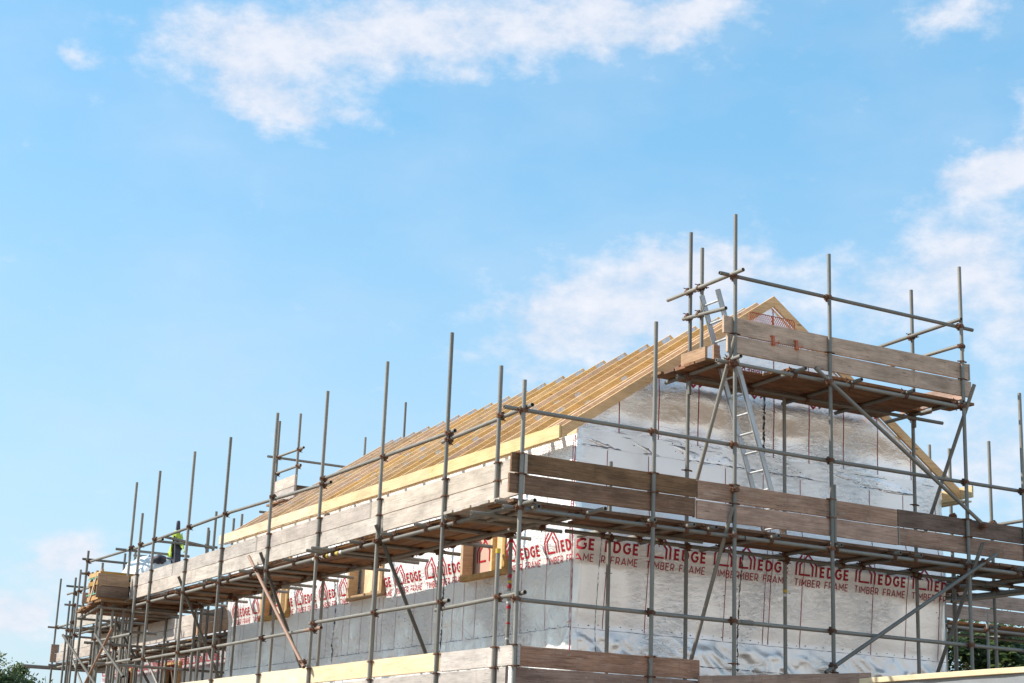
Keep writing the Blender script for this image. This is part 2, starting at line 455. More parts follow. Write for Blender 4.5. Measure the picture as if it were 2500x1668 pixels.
def clip_mesh():
    bm = bmesh.new()
    bm_cyl(bm, (0, 0, -0.010), (0, 0, 0.010), TR+0.008, n=12)
    bm_box(bm, (-0.05, 0.012, 0), (0.06, 0.012, 0.014))
    bm_box(bm, (0.055, 0.012, 0), (0.07, 0.012, 0.012))
    bm_cyl(bm, (-0.055, -0.03, 0.0), (-0.055, 0.03, 0.002), 0.008, n=6)
    bm_cyl(bm, (0.06, -0.02, 0), (0.06, 0.02, 0.012), 0.007, n=6)
    return from_bm('board_clip', bm, M['rust'])


CLIP = clip_mesh()


def clip(parent, p, along, side):
    a = Vector(along); s = Vector(side); z = a.cross(s)
    mt = Matrix.Translation(p) @ Matrix(((a.x, s.x, z.x, 0), (a.y, s.y, z.y, 0), (a.z, s.z, z.z, 0), (0, 0, 0, 1)))
    return link('board_clip', CLIP, parent, mt)


BH, BT = 0.232, 0.039
_nb = [0]


def board_mesh(L, h, t_, m_, warp=0.004, chip=0.5):
    """board with local X along the grain, Z up (h), Y thickness (t_), slightly worn"""
    _nb[0] += 1
    sd_ = _nb[0]*3.7
    k = max(3, int(L/0.3))
    bev = min(0.004, t_*0.15)
    prof = [(-t_/2+bev, 0), (t_/2-bev, 0), (t_/2, bev), (t_/2, h-bev), (t_/2-bev, h), (-t_/2+bev, h), (-t_/2, h-bev), (-t_/2, bev)]
    n = len(prof)
    vs, fs = [], []
    for i in range(k+1):
        x = L*i/k
        wy = warp*noise.noise((x*0.7, sd_, 0))*2
        wz = warp*noise.noise((x*0.6, 0, sd_))*1.6
        for (y, z) in prof:
            e = 0.0
            if i in (0, k):
                e = chip*0.010*noise.noise((z*14, sd_, y*5+i))
            ez = 0.0025*noise.noise((x*4, z*3, sd_)) if z > h/2 else 0
            vs.append((x+e, y+wy, z+wz+ez))
    for i in range(k):
        for j in range(n):
            j2 = (j+1) % n
            fs.append((i*n+j, (i+1)*n+j, (i+1)*n+j2, i*n+j2))
    fs.append(tuple(range(n)))
    fs.append(tuple(k*n + j for j in range(n-1, -1, -1)))
    me = mesh_of('board', vs, fs, m_)
    return me


def frame_x(p, xdir, zdir=(0, 0, 1)):
    x = Vector(xdir).normalized(); z = Vector(zdir).normalized()
    y = z.cross(x).normalized(); z = x.cross(y)
    return Matrix.Translation(p) @ Matrix(((x.x, y.x, z.x, 0), (x.y, y.y, z.y, 0), (x.z, y.z, z.z, 0), (0, 0, 0, 1)))


def board(parent, name, p0, p1, key='old_wood', h=BH, t_=BT, up=(0, 0, 1), warp=0.004, chip=0.5):
    """p0,p1: middle of the lower edge at both ends"""
    L = (Vector(p1)-Vector(p0)).length
    return link(name, board_mesh(L, h, t_, M[key], warp, chip), parent, frame_x(p0, Vector(p1)-Vector(p0), up))


def flat_board(parent, name, p0, p1, key='deck_wood', w=BH, t_=BT, side=None):
    """board lying flat; p0,p1 on its long edge at underside + t/2; width goes to 'side'"""
    return board(parent, name, p0, p1, key, w, t_, up=side, warp=0.003)


def end_band(parent, p, along, up=(0, 0, 1), h=BH, t_=BT):
    """galvanised hoop nailed round a board end"""
    bm = bmesh.new()
    bm_box(bm, (0.012, 0, h/2), (0.022, t_+0.006, h+0.006))
    return link('end_band', from_bm('end_band', bm, M['galv']), parent, frame_x(p, along, up))


# ================================================================== GROUND
def nz_(x, y): return noise.noise((x, y, 0.5))
gm = mesh_of('ground', [(-900, -900, 0), (1200, -900, 0), (1200, 1500, 0), (-900, 1500, 0)], [(0, 1, 2, 3)], M['brown_mud'])
g = link('ground', gm); structure(g)
g['label'] = 'bare brown earth of the building site'; g['category'] = 'ground'

# unseen earth bank added behind the camera as a warm reflector for the foil
bvs, bfs = [], []
for i in range(41):
    for j in range(9):
        x = -110+220*i/40
        d = -44-2.6*j
        bvs.append((x, d+3*nz_(x*.02, j*.2), max(-.3, -.3+6.0*(1-math.cos(math.pi*min(1, j/7)))/2*(0.85+.25*nz_(x*.03, 3)))))
for i in range(40):
    for j in range(8):
        a = i*9+j; bfs.append((a, a+1, a+10, a+9))
bk_ = link('reflector_bank', mesh_of('reflector_bank', bvs, bfs, M['bank'], True)); structure(bk_)
bk_['label'] = 'unseen pale earth bank added behind the camera for the foil to reflect'; bk_['category'] = 'reflector_bank'

# ================================================================== HOUSE
# house frame: its own metric frame, gable face in the plane y = B, side face in the plane x = A
A, B = 1.61, 1.42
XR = 7.97          # right end of the gable wall
YE = 14.40         # far end of the side wall
RX, RZ = 4.81, 8.67
SL = 0.69
house = thing('timber_frame_house', 'unfinished timber frame house wrapped in silver foil membrane with bare roof trusses inside the scaffold', 'house', (0.171, 0.307, -0.029), scale=1.018)
HM = WM[house]


def hl(name, me, parent=None, local=Matrix.Identity(4)):
    o = bpy.data.objects.new(name, me)
    COL.objects.link(o)
    pr = parent or house
    o.parent = pr
    o.matrix_local = local
    WM[o] = WM[pr] @ local
    return o


def sstep(a, b, x):
    t = max(0.0, min(1.0, (x-a)/(b-a)))
    return t*t*(3-2*t)


def nz(x, y, z=0.0):
    return noise.noise((x, y, z))


def ridge(x, y, s=0.0):
    return 1-min(1, abs(noise.noise((x, y, s)))*3.2)


def w_gable(u, z):
    w = 0.075*max(0, min(1, (z-3.75)/0.85)) + 0.045*sstep(4.50, 4.86, z) - 0.09*sstep(4.88, 5.6, z)
    ph = ((u-2.07) % 0.6355)/0.6355
    w += 0.007*math.sin(math.pi*ph)**2*sstep(5.4, 4.6, z)
    w += 0.006*nz(u*0.9, z*1.3, 1)
    lo = sstep(3.75, 3.45, z)
    if lo > 0:
        w += lo*(0.034*ridge(u*1.9+z*1.6, z*1.1, 5)+0.022*ridge(u*4+z*5, z*3-u*2, 9))
    if z > 5.2:
        w += 0.006*nz(u*1.3, z*2, 7)
    return w*sstep(A, A+.07, u)*sstep(XR, XR-.07, u)


def w_side(u, z):
    w = 0.045*sstep(4.60, 4.88, z) - 0.015*sstep(4.9, 5.2, z)
    w += 0.012*nz(u*0.7, z*1.2, 11)
    w += 0.0015*nz(u*7, z*1.6, 12)
    if z < 4.5: w += sstep(4.5, 4.2, z)*0.007*ridge(u*2.1-(z-3.6)*0.9, z*0.5, 14)
    for sy in (5.08, 9.15):
        d = (sy-u) if u < sy else 9
        if 0 < d < 0.9:
            w += 0.026*math.exp(-d*2.4)*ridge(d*5-(z-3.9)*2.2, (z-3.5)*0.7+d*3, sy)*sstep(4.5, 4.0, z)
    d = u-1.42
    if 0 < d < 1.1: w += 0.024*math.exp(-d*2.0)*ridge(d*4+(z-3.5)*4.0, z*1.2, 3)*sstep(4.1, 3.6, z)
    lo = sstep(3.8, 3.5, z)
    if lo > 0:
        w += lo*(0.026*ridge(u*2.2+z*1.3, z*1.4, 21)+0.014*ridge(u*6, z*3, 22))
    if z > 5.4:
        w += 0.006*nz(u*1.8, z*3, 8)
    return w*sstep(B, B+.07, u)


def w_span(u, z):
    w = 0.016 + 0.015*sstep(6.55, 6.98, z) - 0.01*sstep(7.05, 7.9, z)
    w += 0.006*nz(u*0.7, z*1.0, 31) + 0.0015*ridge(u*1.5+z*0.8, z*4.2-u*0.9, 32)*sstep(7.3, 6.8, z)*sstep(6.1, 6.4, z)
    lo = sstep(6.34, 6.20, z)
    w += lo*(0.020*ridge(u*1.1+z*2.0, z*3+u*0.4, 34)+0.010*abs(nz(u*5, z*7, 35)))
    edge = sstep(0.0, 0.30, RZ-SL*abs(u-RX)-0.155-z)
    return 0.012+(w-0.012)*edge*sstep(A, A+.1, u)*sstep(XR, XR-.1, u)


def grid(u0, u1, z0, z1, step, fn, holes=(), clipf=None):
    nu, nzz = max(1, round((u1-u0)/step)), max(1, round((z1-z0)/step))
    vs, fs = [], []
    for j in range(nzz+1):
        z = z0+(z1-z0)*j/nzz
        for i in range(nu+1):
            u = u0+(u1-u0)*i/nu
            vs.append(fn(u, z))
    for j in range(nzz):
        zc = z0+(z1-z0)*(j+.5)/nzz
        for i in range(nu):
            uc = u0+(u1-u0)*(i+.5)/nu
            if any(h[0] < uc < h[1] and h[2] < zc < h[3] for h in holes): continue
            if clipf and not clipf(uc, zc): continue
            a = j*(nu+1)+i
            fs.append((a, a+1, a+nu+2, a+nu+1))
    return vs, fs


# gable wall (faces -Y)
def gpt(u, z): return (u, B - w_gable(u, z), z)
def spt(u, z): return (A - w_side(u, z), u, z)
def upt(u, z): return (u, B - w_span(u, z), z)

vs, fs = grid(A, XR, 2.6, 6.30, 0.03, gpt)
gw = hl('gable_wall', mesh_of('gable_wall', vs, fs, M['foil_gable'], True))
gw['label'] = 'gable end wall wrapped in silver membrane'

WINS = [(3.16, 4.48, 4.53, 5.62), (7.18, 8.55, 4.57, 5.62), (11.20, 12.55, 4.51, 5.62)]
def side_fn(u, z): return spt(u, z)
vs, fs = grid(B, YE, 2.6, 6.22, 0.035, side_fn, holes=[(a+.05, b-.05, c+.05, d) for a, b, c, d in WINS])
fs = [tuple(reversed(f)) for f in fs]
sw = hl('side_wall', mesh_of('side_wall', vs, fs, M['foil_side'], True))
sw['label'] = 'long side wall wrapped in silver membrane'

# solid core behind the membrane, lower storey and the far sides
def core():
    bm = bmesh.new()
    bm_box(bm, ((A+XR)/2, (B+YE)/2+.1, 1.4), (XR-A-.06, YE-B-.16, 2.8))
    bm_box(bm, (XR-.03, (B+YE)/2, 4.5), (.05, YE-B-.04, 3.4))
    bm_box(bm, ((A+XR)/2, YE-.03, 4.5), (XR-A, .05, 3.4))
    bm_box(bm, ((A+XR)/2, (B+YE)/2, 6.15), (XR-A-.5, YE-B-.5, .05))
    return bm
hl('wall', from_bm('wall', core(), M['foil_side']))

# spandrel membrane above the sag line
def topz(u): return RZ - SL*abs(u-RX) - 0.155
nu = 250
vs, fs = [], []
u0_, u1_ = A+0.0, XR
cols = []
for i in range(nu+1):
    u = u0_+(u1_-u0_)*i/nu
    zb = 6.065 + 0.018*nz(u*1.5, 3) + 0.007*nz(u*7, 4)
    zt = max(topz(u), zb+0.01)
    col = []
    kz = 80
    for j in range(kz+1):
        z = zb+(zt-zb)*j/kz
        col.append(len(vs)); p_ = upt(u, z)
        if j == 0: p_ = (p_[0], B-w_gable(u, z)-0.004, p_[2])
        vs.append(p_)
    cols.append(col)
for i in range(nu):
    for j in range(80):
        fs.append((cols[i][j], cols[i+1][j], cols[i+1][j+1], cols[i][j+1]))
sp = hl('spandrel_panel', mesh_of('spandrel_panel', vs, fs, M['foil_spandrel'], True))
# back of the spandrel so that it is closed from behind
bk = mesh_of('spandrel_back', [(A+.05, B+.08, 6.2), (XR-.05, B+.08, 6.2), (XR-.05, B+.08, topz(XR-.05)+.02), (RX, B+.08, RZ-.17), (A+.05, B+.08, topz(A+.05)+.02)], [(4, 3, 2, 1, 0)], M['pale_ply'])
hl('spandrel_backing', bk)


# ---- printed lettering
def stroke(pts, w):
    """polyline with mitred joints in 2D -> quads"""
    P = [Vector(p_) for p_ in pts]
    L_, R_ = [], []
    for i, p_ in enumerate(P):
        d0 = (P[i]-P[i-1]).normalized() if i > 0 else (P[1]-P[0]).normalized()
        d1 = (P[i+1]-P[i]).normalized() if i < len(P)-1 else d0
        n0 = Vector((-d0.y, d0.x)); n1 = Vector((-d1.y, d1.x))
        mm = (n0+n1).normalized()
        k = w/2/max(0.45, mm.dot(n0))
        L_.append(p_+mm*k); R_.append(p_-mm*k)
    vs_ = L_+R_
    n = len(P)
    return [tuple(v) for v in vs_], [(i, n+i, n+i+1, i+1) for i in range(n-1)]


def arc(cx, cy, rx, ry, a0, a1, n=9):
    return [(cx+rx*math.cos(rad(a0+(a1-a0)*i/n)), cy+ry*math.sin(rad(a0+(a1-a0)*i/n))) for i in range(n+1)]


def glyph(ch):
    """width and centre lines of a grotesque capital, cap height 1"""
    if ch == 'T': return .74, [[(0, 1), (.74, 1)], [(.37, 1), (.37, 0)]]
    if ch == 'I': return .02, [[(.01, 0), (.01, 1)]]
    if ch == 'M': return .86, [[(0, 0), (0, 1), (.43, .32), (.86, 1), (.86, 0)]]
    if ch == 'B': return .62, [[(0, 0), (0, 1), (.34, 1)]+arc(.34, .76, .22, .24, 88, -88)+[(0, .52)], [(.3, .52), (.36, .52)]+arc(.36, .26, .26, .26, 88, -88)+[(0, 0)]]
    if ch == 'E': return .58, [[(.58, 0), (0, 0), (0, 1), (.56, 1)], [(0, .51), (.5, .51)]]
    if ch == 'F': return .56, [[(0, 0), (0, 1), (.56, 1)], [(0, .48), (.5, .48)]]
    if ch == 'R': return .62, [[(0, 0), (0, 1), (.32, 1)]+arc(.32, .67, .28, .33, 88, -88)+[(0, .34)], [(.34, .34), (.62, 0)]]
    if ch == 'A': return .84, [[(0, 0), (.42, 1), (.84, 0)], [(.14, .27), (.70, .27)]]
    if ch == 'D': return .74, [[(0, 0), (0, 1), (.30, 1)]+arc(.30, .5, .44, .5, 86, -86)+[(.30, 0), (0, 0)]]
    if ch == 'G': return .80, [arc(.46, .5, .46, .5, 48, 322, 16)+[(.80, .16), (.80, .48), (.50, .48)]]
    return .40, []


def lettering(txt, x0, x1, y0, y1, w, gap):
    ws = [glyph(c)[0] for c in txt]
    h = y1-y0-w
    total = x1-x0-w
    sx = total/(sum(ws)*h+gap*(len(txt)-1))
    out, x = [], x0+w/2
    for c in txt:
        gw_, st_ = glyph(c)
        for pl in st_:
            out.append(stroke([(x+px_*h*sx, y0+w/2+py_*h) for px_, py_ in pl], w))
        x += gw_*h*sx+gap*sx
    return out


def logo_shapes():
    """one repeat of the print: u 0..0.95, v 0 at the base of the big letters"""
    out = []
    W = 0.027
    out.append(stroke([(0.015, 0.0), (0.015, 0.155), (0.118, 0.285)], W))
    out.append(stroke([(0.262, 0.013), (0.078, 0.013), (0.078, 0.148), (0.226, 0.300), (0.362, 0.150), (0.362, 0.0)], W))
    out.append(stroke([(0.218, 0.222), (0.300, 0.128), (0.300, 0.0)], W))
    out += lettering('EDGE', 0.425, 0.950, 0.0, 0.150, 0.030, 0.062)
    out += lettering('TIMBER FRAME', 0.0, 0.950, -0.145, -0.045, 0.0125, 0.034)
    return out


LOGO = logo_shapes()


def print_mesh(starts, base_z, clip0, clip1, fn, flip=False, sgn=1, d=0.005, planes=()):
    """starts: u of the left edge of each repeat in reading direction; fn maps (reading u, z) to a 3D point on the sheet"""
    bm = bmesh.new()
    for s in starts:
        for (vv, ff) in LOGO:
            bv = []
            for (x, y) in vv:
                if flip: x, y = 0.95-x, -y
                bv.append(bm.verts.new((s+x, base_z+y, 0)))
            for f in ff:
                try: bm.faces.new([bv[i] for i in f])
                except ValueError: pass
    for (co, no) in (((clip0, 0, 0), (-1, 0, 0)), ((clip1, 0, 0), (1, 0, 0))):
        bmesh.ops.bisect_plane(bm, geom=bm.verts[:]+bm.edges[:]+bm.faces[:], plane_co=co, plane_no=no, clear_outer=True)
    for (co, no) in planes:
        bmesh.ops.bisect_plane(bm, geom=bm.verts[:]+bm.edges[:]+bm.faces[:], plane_co=co, plane_no=no, clear_outer=True)
    zlo = base_z-0.35
    for k in range(24):
        bmesh.ops.bisect_plane(bm, geom=bm.verts[:]+bm.edges[:]+bm.faces[:], plane_co=(0, zlo+k*0.03, 0), plane_no=(0, 1, 0))
    uu_ = clip0
    while uu_ < clip1:
        bmesh.ops.bisect_plane(bm, geom=bm.verts[:]+bm.edges[:]+bm.faces[:], plane_co=(uu_, 0, 0), plane_no=(1, 0, 0))
        uu_ += 0.06
    for v in bm.verts:
        v.co = Vector(fn(v.co.x, v.co.y, d))
    return from_bm('printed_lettering', bm, M['print_red'])


def g_on(u, z, d): return (u, B - w_gable(u, z) - d, z)
def s_on(r_, z, d): return (A - w_side(-r_, z) - d, -r_, z)          # reading direction = -Y
def u_on(u, z, d): return (u, B - w_span(u, z) - d - 0.002, z)

BZ = 4.685
for st, c0, c1 in (([0.91], A+.012, 1.87), ([1.59, 2.67, 3.74], 1.965, 4.20), ([4.06, 5.13, 6.19, 7.26], 4.225, XR-.01)):
    hl('printed_lettering', print_mesh(st, BZ, c0, c1, g_on), gw)
for st, c0, c1 in (([-2.13, -3.21, -4.28, -5.35], -5.12, -B-.012), ([-5.70, -6.79, -7.88, -8.95], -9.10, -5.14), ([-9.81, -10.89, -11.98, -13.05, -14.12], -14.38, -9.12)):
    cuts = [(a, b) for a, b, c, d in WINS]
    segs = [(c0, c1)]
    for a, b in cuts:
        ns = []
        for s0, s1 in segs:
            w0, w1 = -b, -a
            if w1 <= s0 or w0 >= s1: ns.append((s0, s1)); continue
            if w0 > s0: ns.append((s0, w0))
            if w1 < s1: ns.append((w1, s1))
        segs = ns
    for s0, s1 in segs:
        hl('printed_lettering', print_mesh(st, BZ, s0, s1, s_on), sw)
hl('printed_lettering', print_mesh([2.71, 3.76, 4.81, 5.86], 7.42, 2.45, 7.0, lambda u, z, d: u_on(u, z, d), flip=True, planes=(((RX, RZ-.17, 0), (-SL, 1, 0)), ((RX, RZ-.17, 0), (SL, 1, 0)))), sp)


def ribbon(name, parent, pts_uz, w, fn, key, jit=0.0, vertical=True, d=0.004):
    vs_, fs_ = [], []
    for i, (u, z) in enumerate(pts_uz):
        ww = w/2*(1+jit*rnd.uniform(-1, 1))
        o_ = jit*w*0.6*rnd.uniform(-1, 1)
        if vertical:
            vs_ += [fn(u-ww+o_, z, d), fn(u+ww+o_, z, d)]
        else:
            vs_ += [fn(u, z-ww+o_, d), fn(u, z+ww+o_, d)]
    for i in range(len(pts_uz)-1):
        fs_.append((2*i, 2*i+1, 2*i+3, 2*i+2))
    return hl(name, mesh_of(name, vs_, fs_, M[key]), parent)


def vline(u, z0, z1, n=None):
    n = n or max(2, int((z1-z0)/0.04))
    return [(u, z0+(z1-z0)*i/n) for i in range(n+1)]


# red stud lines
for u in (2.07, 2.72, 3.98, 4.64, 4.73, 5.28, 6.55, 7.18, 7.81):
    ribbon('stud_line', gw, vline(u, 3.70, 4.97), 0.009, g_on, 'line_red')
for u in (2.07, 2.72, 3.99, 4.64, 4.73, 5.29, 6.55, 7.19, 7.81):
    ribbon('stud_line', gw, vline(u, 5.0, 6.05), 0.009, g_on, 'line_red')
for u in (2.25, 2.88, 3.53, 4.17, 4.83, 5.46, 6.09, 6.73, 7.37):
    ribbon('stud_line', sp, vline(u, 6.27, topz(u)-0.01), 0.010, u_on, 'line_red')
def in_win(u, z): return any(a < u < b and z > c-.01 for a, b, c, d in WINS)
for u in (1.47, 2.10, 2.76, 3.16, 4.08, 4.43, 4.76, 5.43, 6.09, 6.74, 7.22, 7.38, 8.04, 8.49, 8.76, 9.45, 10.1, 10.76, 11.31, 12.0, 12.75, 13.49, 13.67, 14.2):
    z1 = 6.15
    for a, b, c, d in WINS:
        if a-.02 < u < b+.02: z1 = c-0.03
    ribbon('stud_line', sw, [(-u_, z) for u_, z in vline(u, 3.70, z1)], 0.008, s_on, 'line_red')
# stapled vertical joints and horizontal stitch lines
ribbon('membrane_joint', gw, vline(4.215, 3.3, 4.95, 60), 0.014, g_on, 'tape_dark', 0.95)
ribbon('membrane_joint', gw, vline(1.955, 3.3, 4.95, 60), 0.007, g_on, 'stitch', 0.9)
ribbon('membrane_joint', sp, vline(4.66, 6.3, 7.2, 50), 0.022, u_on, 'tape_dark', 0.95, d=0.006)
for y in (5.10, 9.12):
    ribbon('membrane_joint', sw, [(-u, z) for u, z in vline(y, 3.35, 4.95, 60)], 0.034, s_on, 'tape_dark', 0.95)
ribbon('membrane_joint', sw, [(-u, z) for u, z in vline(B+.02, 3.3, 6.2, 60)], 0.012, s_on, 'line_red', 0.6)
def hline(u0, u1, z, k=0.06, j=0.006):
    n = int((u1-u0)/k)
    return [(u0+(u1-u0)*i/n, z+j*nz(i*0.3, z*9)) for i in range(n+1)]
ribbon('stitch_line', gw, hline(A+.01, XR-.01, 3.69), 0.006, g_on, 'stitch', 0.7, False)
ribbon('stitch_line', gw, hline(A+.01, XR-.01, 3.33), 0.010, g_on, 'stitch', 0.8, False)
ribbon('stitch_line', sp, hline(A+.05, XR-.05, 6.255, 0.05), 0.006, u_on, 'stitch', 0.8, False)
ribbon('stitch_line', sp, hline(A+.05, XR-.05, 6.085, 0.04), 0.010, u_on, 'stitch', 0.95, False)
ribbon('stitch_line', sw, hline(-YE+.02, -B-.01, 3.70, 0.05), 0.007, s_on, 'stitch', 0.8, False)

# staples: tiny marks scattered along joints
def staples(parent, fn, spots):
    vs_, fs_ = [], []
    for (u, z) in spots:
        a = rnd.uniform(0.006, 0.013); b = rnd.uniform(0.003, 0.006)
        k = len(vs_)
        vs_ += [fn(u-a, z-b, .006), fn(u+a, z-b, .006), fn(u+a, z+b, .006), fn(u-a, z+b, .006)]
        fs_.append((k, k+1, k+2, k+3))
    me = mesh_of('staple_marks', vs_, fs_, M['tape_dark'])
    o = hl('staple_marks', me, parent)
    o['kind'] = 'stuff'
    return o
staples(gw, g_on, [(A+.1+i*0.16+rnd.uniform(-.03, .03), 3.73+rnd.uniform(-.012, .02)) for i in range(38)] + [(4.2+rnd.uniform(-.04, .04), rnd.uniform(3.4, 4.9)) for i in range(30)] + [(rnd.uniform(1.8, 7.8), rnd.uniform(4.3, 4.5)) for i in range(12)])
staples(sp, u_on, [(A+.3+i*0.15+rnd.uniform(-.03, .03), 6.28+rnd.uniform(-.012, .02)) for i in range(38)] + [(A+.3+i*0.2+rnd.uniform(-.05, .05), 6.15+rnd.uniform(-.03, .03)) for i in range(28)])
staples(sw, s_on, [(-B-.1-i*0.2+rnd.uniform(-.03, .03), 3.72+rnd.uniform(-.015, .02)) for i in range(60)] + [(-5.1+rnd.uniform(-.06, .06), rnd.uniform(3.4, 4.9)) for i in range(24)] + [(-rnd.uniform(5.6, 7.2), rnd.uniform(3.7, 4.6)) for i in range(24)])

# ---- windows (rough openings with projecting pine frames)
for wi, (a, b, c, d) in enumerate(WINS):
    wroot = bpy.data.objects.new('window', None); COL.objects.link(wroot)
    wroot.parent = house; wroot.matrix_local = Matrix.Translation((A, (a+b)/2, c)); WM[wroot] = HM @ wroot.matrix_local
    W_ = b-a
    def wbox(name, cx, cy, cz, sx, sy, sz, key):
        bm = bmesh.new(); bm_box(bm, (0, 0, 0), (sx, sy, sz))
        bmesh.ops.bevel(bm, geom=bm.edges[:], offset=0.003, segments=1, affect='EDGES')
        me = from_bm(name, bm, M[key])
        o = bpy.data.objects.new(name, me); COL.objects.link(o); o.parent = wroot
        o.matrix_local = Matrix.Translation((cx, cy, cz)); WM[o] = WM[wroot] @ o.matrix_local
        return o
    fw_ = 0.075
    wbox('sill', 0.01, 0, fw_/2, 0.17, W_, fw_, 'frame_wood')
    wbox('frame', 0.012, -W_/2+fw_/2, (d-c)/2+fw_/2, 0.166, fw_, d-c-fw_, 'frame_wood')
    wbox('frame', 0.012, W_/2-fw_/2, (d-c)/2+fw_/2, 0.166, fw_, d-c-fw_, 'frame_wood')
    # inside: studs and the back panel
    if wi == 0:
        wbox('inner_panel', 0.16, W_/2-0.18, (d-c)/2+.05, 0.02, 0.80, d-c-.02, 'panel_beige')
        for k, (yy, ww) in enumerate(((0.10, 0.05), (0.00, 0.06), (-0.16, 0.14), (-0.33, 0.09), (-0.50, 0.12), (-0.60, 0.05))):
            wbox('stud', 0.20+0.05*(k % 2), yy, (d-c)/2+.03, 0.14, ww, d-c, 'fascia' if k % 2 == 0 else 'pine')
        wbox('inner_wall', 0.42, 0, (d-c)/2, 0.03, W_+.5, d-c+.2, 'pine')
    else:
        wbox('inner_panel', 0.16, 0.12, (d-c)/2+.05, 0.02, W_-.35, d-c-.02, 'pine' if wi == 1 else 'panel_beige')
        for k, yy in enumerate((-0.02, -0.30, -0.42)):
            wbox('stud', 0.10, yy, (d-c)/2+.03, 0.10, 0.06, d-c, 'fascia')
        wbox('inner_wall', 0.42, 0, (d-c)/2, 0.03, W_+.5, d-c+.2, 'dark_wood')
    # red print on the inner panel
    bm = bmesh.new()
    shp = LOGO[:2] if wi != 1 else LOGO[5:8]
    sc_ = 1.05
    for (vv, ff) in shp:
        bv = [bm.verts.new((0.143, W_/2-.10-(x*sc_), 0.28+y*sc_)) for (x, y) in vv]
        for f in ff: bm.faces.new([bv[i] for i in f])
    lim = W_/2-0.10-0.42
    bmesh.ops.bisect_plane(bm, geom=bm.verts[:]+bm.edges[:]+bm.faces[:], plane_co=(0, -W_/2+.1 if wi else lim, 0), plane_no=(0, -1, 0), clear_outer=True)
    o = bpy.data.objects.new('panel_print', from_bm('panel_print', bm, M['print_red'])); COL.objects.link(o); o.parent = wroot
    o.matrix_local = Matrix.Identity(4); WM[o] = WM[wroot].copy()

# ---- roof trusses
def truss_mesh(outer=False, web=True):
    t_ = 0.040
    dp = 0.150*math.cos(math.atan(SL))
    xl, xr = 1.345, 8.275
    zt = lambda x: RZ-SL*abs(x-RX)
    pl = 0.155
    bm = bmesh.new()
    def prism(poly):
        a = [bm.verts.new((x, -t_/2, z)) for x, z in poly]; b = [bm.verts.new((x, t_/2, z)) for x, z in poly]
        bm.faces.new(a); bm.faces.new(list(reversed(b)))
        n = len(poly)
        for i in range(n): bm.faces.new((a[i], b[i], b[(i+1) % n], a[(i+1) % n]))
    prism([(xl, zt(xl)), (xl, zt(xl)-pl), (RX-.001, RZ-pl), (RX-.001, RZ)][::1])
    prism([(RX+.001, RZ), (RX+.001, RZ-pl), (xr, zt(xr)-pl), (xr, zt(xr))][::1])
    if not outer:
        # ceiling tie and webs (thinner, so faces never share a plane)
        def bar(p0, p1, w, tt):
            d = Vector((p1[0]-p0[0], 0, p1[1]-p0[1])); n = Vector((-d.z, 0, d.x)).normalized()*w/2
            P = [(p0[0]+n.x, p0[1]+n.z), (p0[0]-n.x, p0[1]-n.z), (p1[0]-n.x, p1[1]-n.z), (p1[0]+n.x, p1[1]+n.z)]
            a = [bm.verts.new((x, -tt/2, z)) for x, z in P]; b = [bm.verts.new((x, tt/2, z)) for x, z in P]
            bm.faces.new(a); bm.faces.new(list(reversed(b)))
            for i in range(4): bm.faces.new((a[i], b[i], b[(i+1) % 4], a[(i+1) % 4]))
        bar((1.75, 6.27), (7.87, 6.27), 0.09, 0.036)
        for s in (-1, 1):
            bar((RX+s*1.65, zt(RX+1.65)-.12), (RX+s*1.1, 6.3), 0.07, 0.034)
            bar((RX+s*0.02, RZ-.2), (RX+s*1.1, 6.3), 0.07, 0.032)
    bmesh.ops.recalc_face_normals(bm, faces=bm.faces[:])
    bmesh.ops.bevel(bm, geom=[e for e in bm.edges if e.calc_length() > 1], offset=0.002, segments=1, affect='EDGES')
    return bm


# the timber grain runs along local X, so each rafter pair shares one mesh with the truss's own frame
t_in = from_bm('roof_truss', truss_mesh(False), M['pine'])
t_out = from_bm('roof_truss_outer', truss_mesh(True), M['pine'])


def plate_mesh(w, h):
    bm = bmesh.new()
    bm_box(bm, (0, 0, 0), (w, .0445, h), Matrix.Rotation(-math.atan(SL), 3, 'Y'))
    return from_bm('nail_plate', bm, M['nail_plate'])


PLS = [(plate_mesh(.17, .075), RX-.075, RZ-.105), (plate_mesh(.11, .07), RX-1.65, RZ-SL*1.65-.085), (plate_mesh(.11, .07), RX-2.3, RZ-SL*2.3-.085)]
TY = [1.79, 2.09, 2.71, 3.34, 4.01, 4.67, 5.32, 5.97, 6.63, 7.29, 7.94, 8.60, 9.25, 9.91, 10.57, 11.24, 11.91, 12.55, 13.24, 13.85, 14.25]
for i, y in enumerate([1.375]+TY):
    o = hl('roof_truss', t_out if i == 0 else t_in, house, Matrix.Translation((rnd.uniform(-.008, .008), y, rnd.uniform(-.006, .006) if i else 0)))
    if i > 1:
        for pm_, px_, pz_ in PLS:
            hl('nail_plate', pm_, o, Matrix.Translation((px_+rnd.uniform(-.05, .05)*(px_ < 4), 0, pz_)))
# short noggins of the gable ladder
for x in (1.9, 2.55, 3.25, 3.95, 5.6, 6.4, 7.2):
    z = RZ-SL*abs(x-RX)-0.075
    board(house, 'noggin', tuple(HM @ Vector((x, 1.385, z-.05))), tuple(HM @ Vector((x, 1.77, z-.05))), 'fascia', h=0.07, t_=0.035)
# diagonal bracing battens under the rafters
for (p0, p1) in (((2.3, 2.69, RZ-SL*2.51-.17), (4.7, 7.3, RZ-SL*.11-.17)), ((2.0, 9.9, RZ-SL*2.81-.17), (4.6, 5.0, RZ-SL*.21-.17))):
    board(house, 'brace_batten', tuple(HM @ Vector(p0)), tuple(HM @ Vector(p1)), 'pale_ply', h=0.03, t_=0.08)
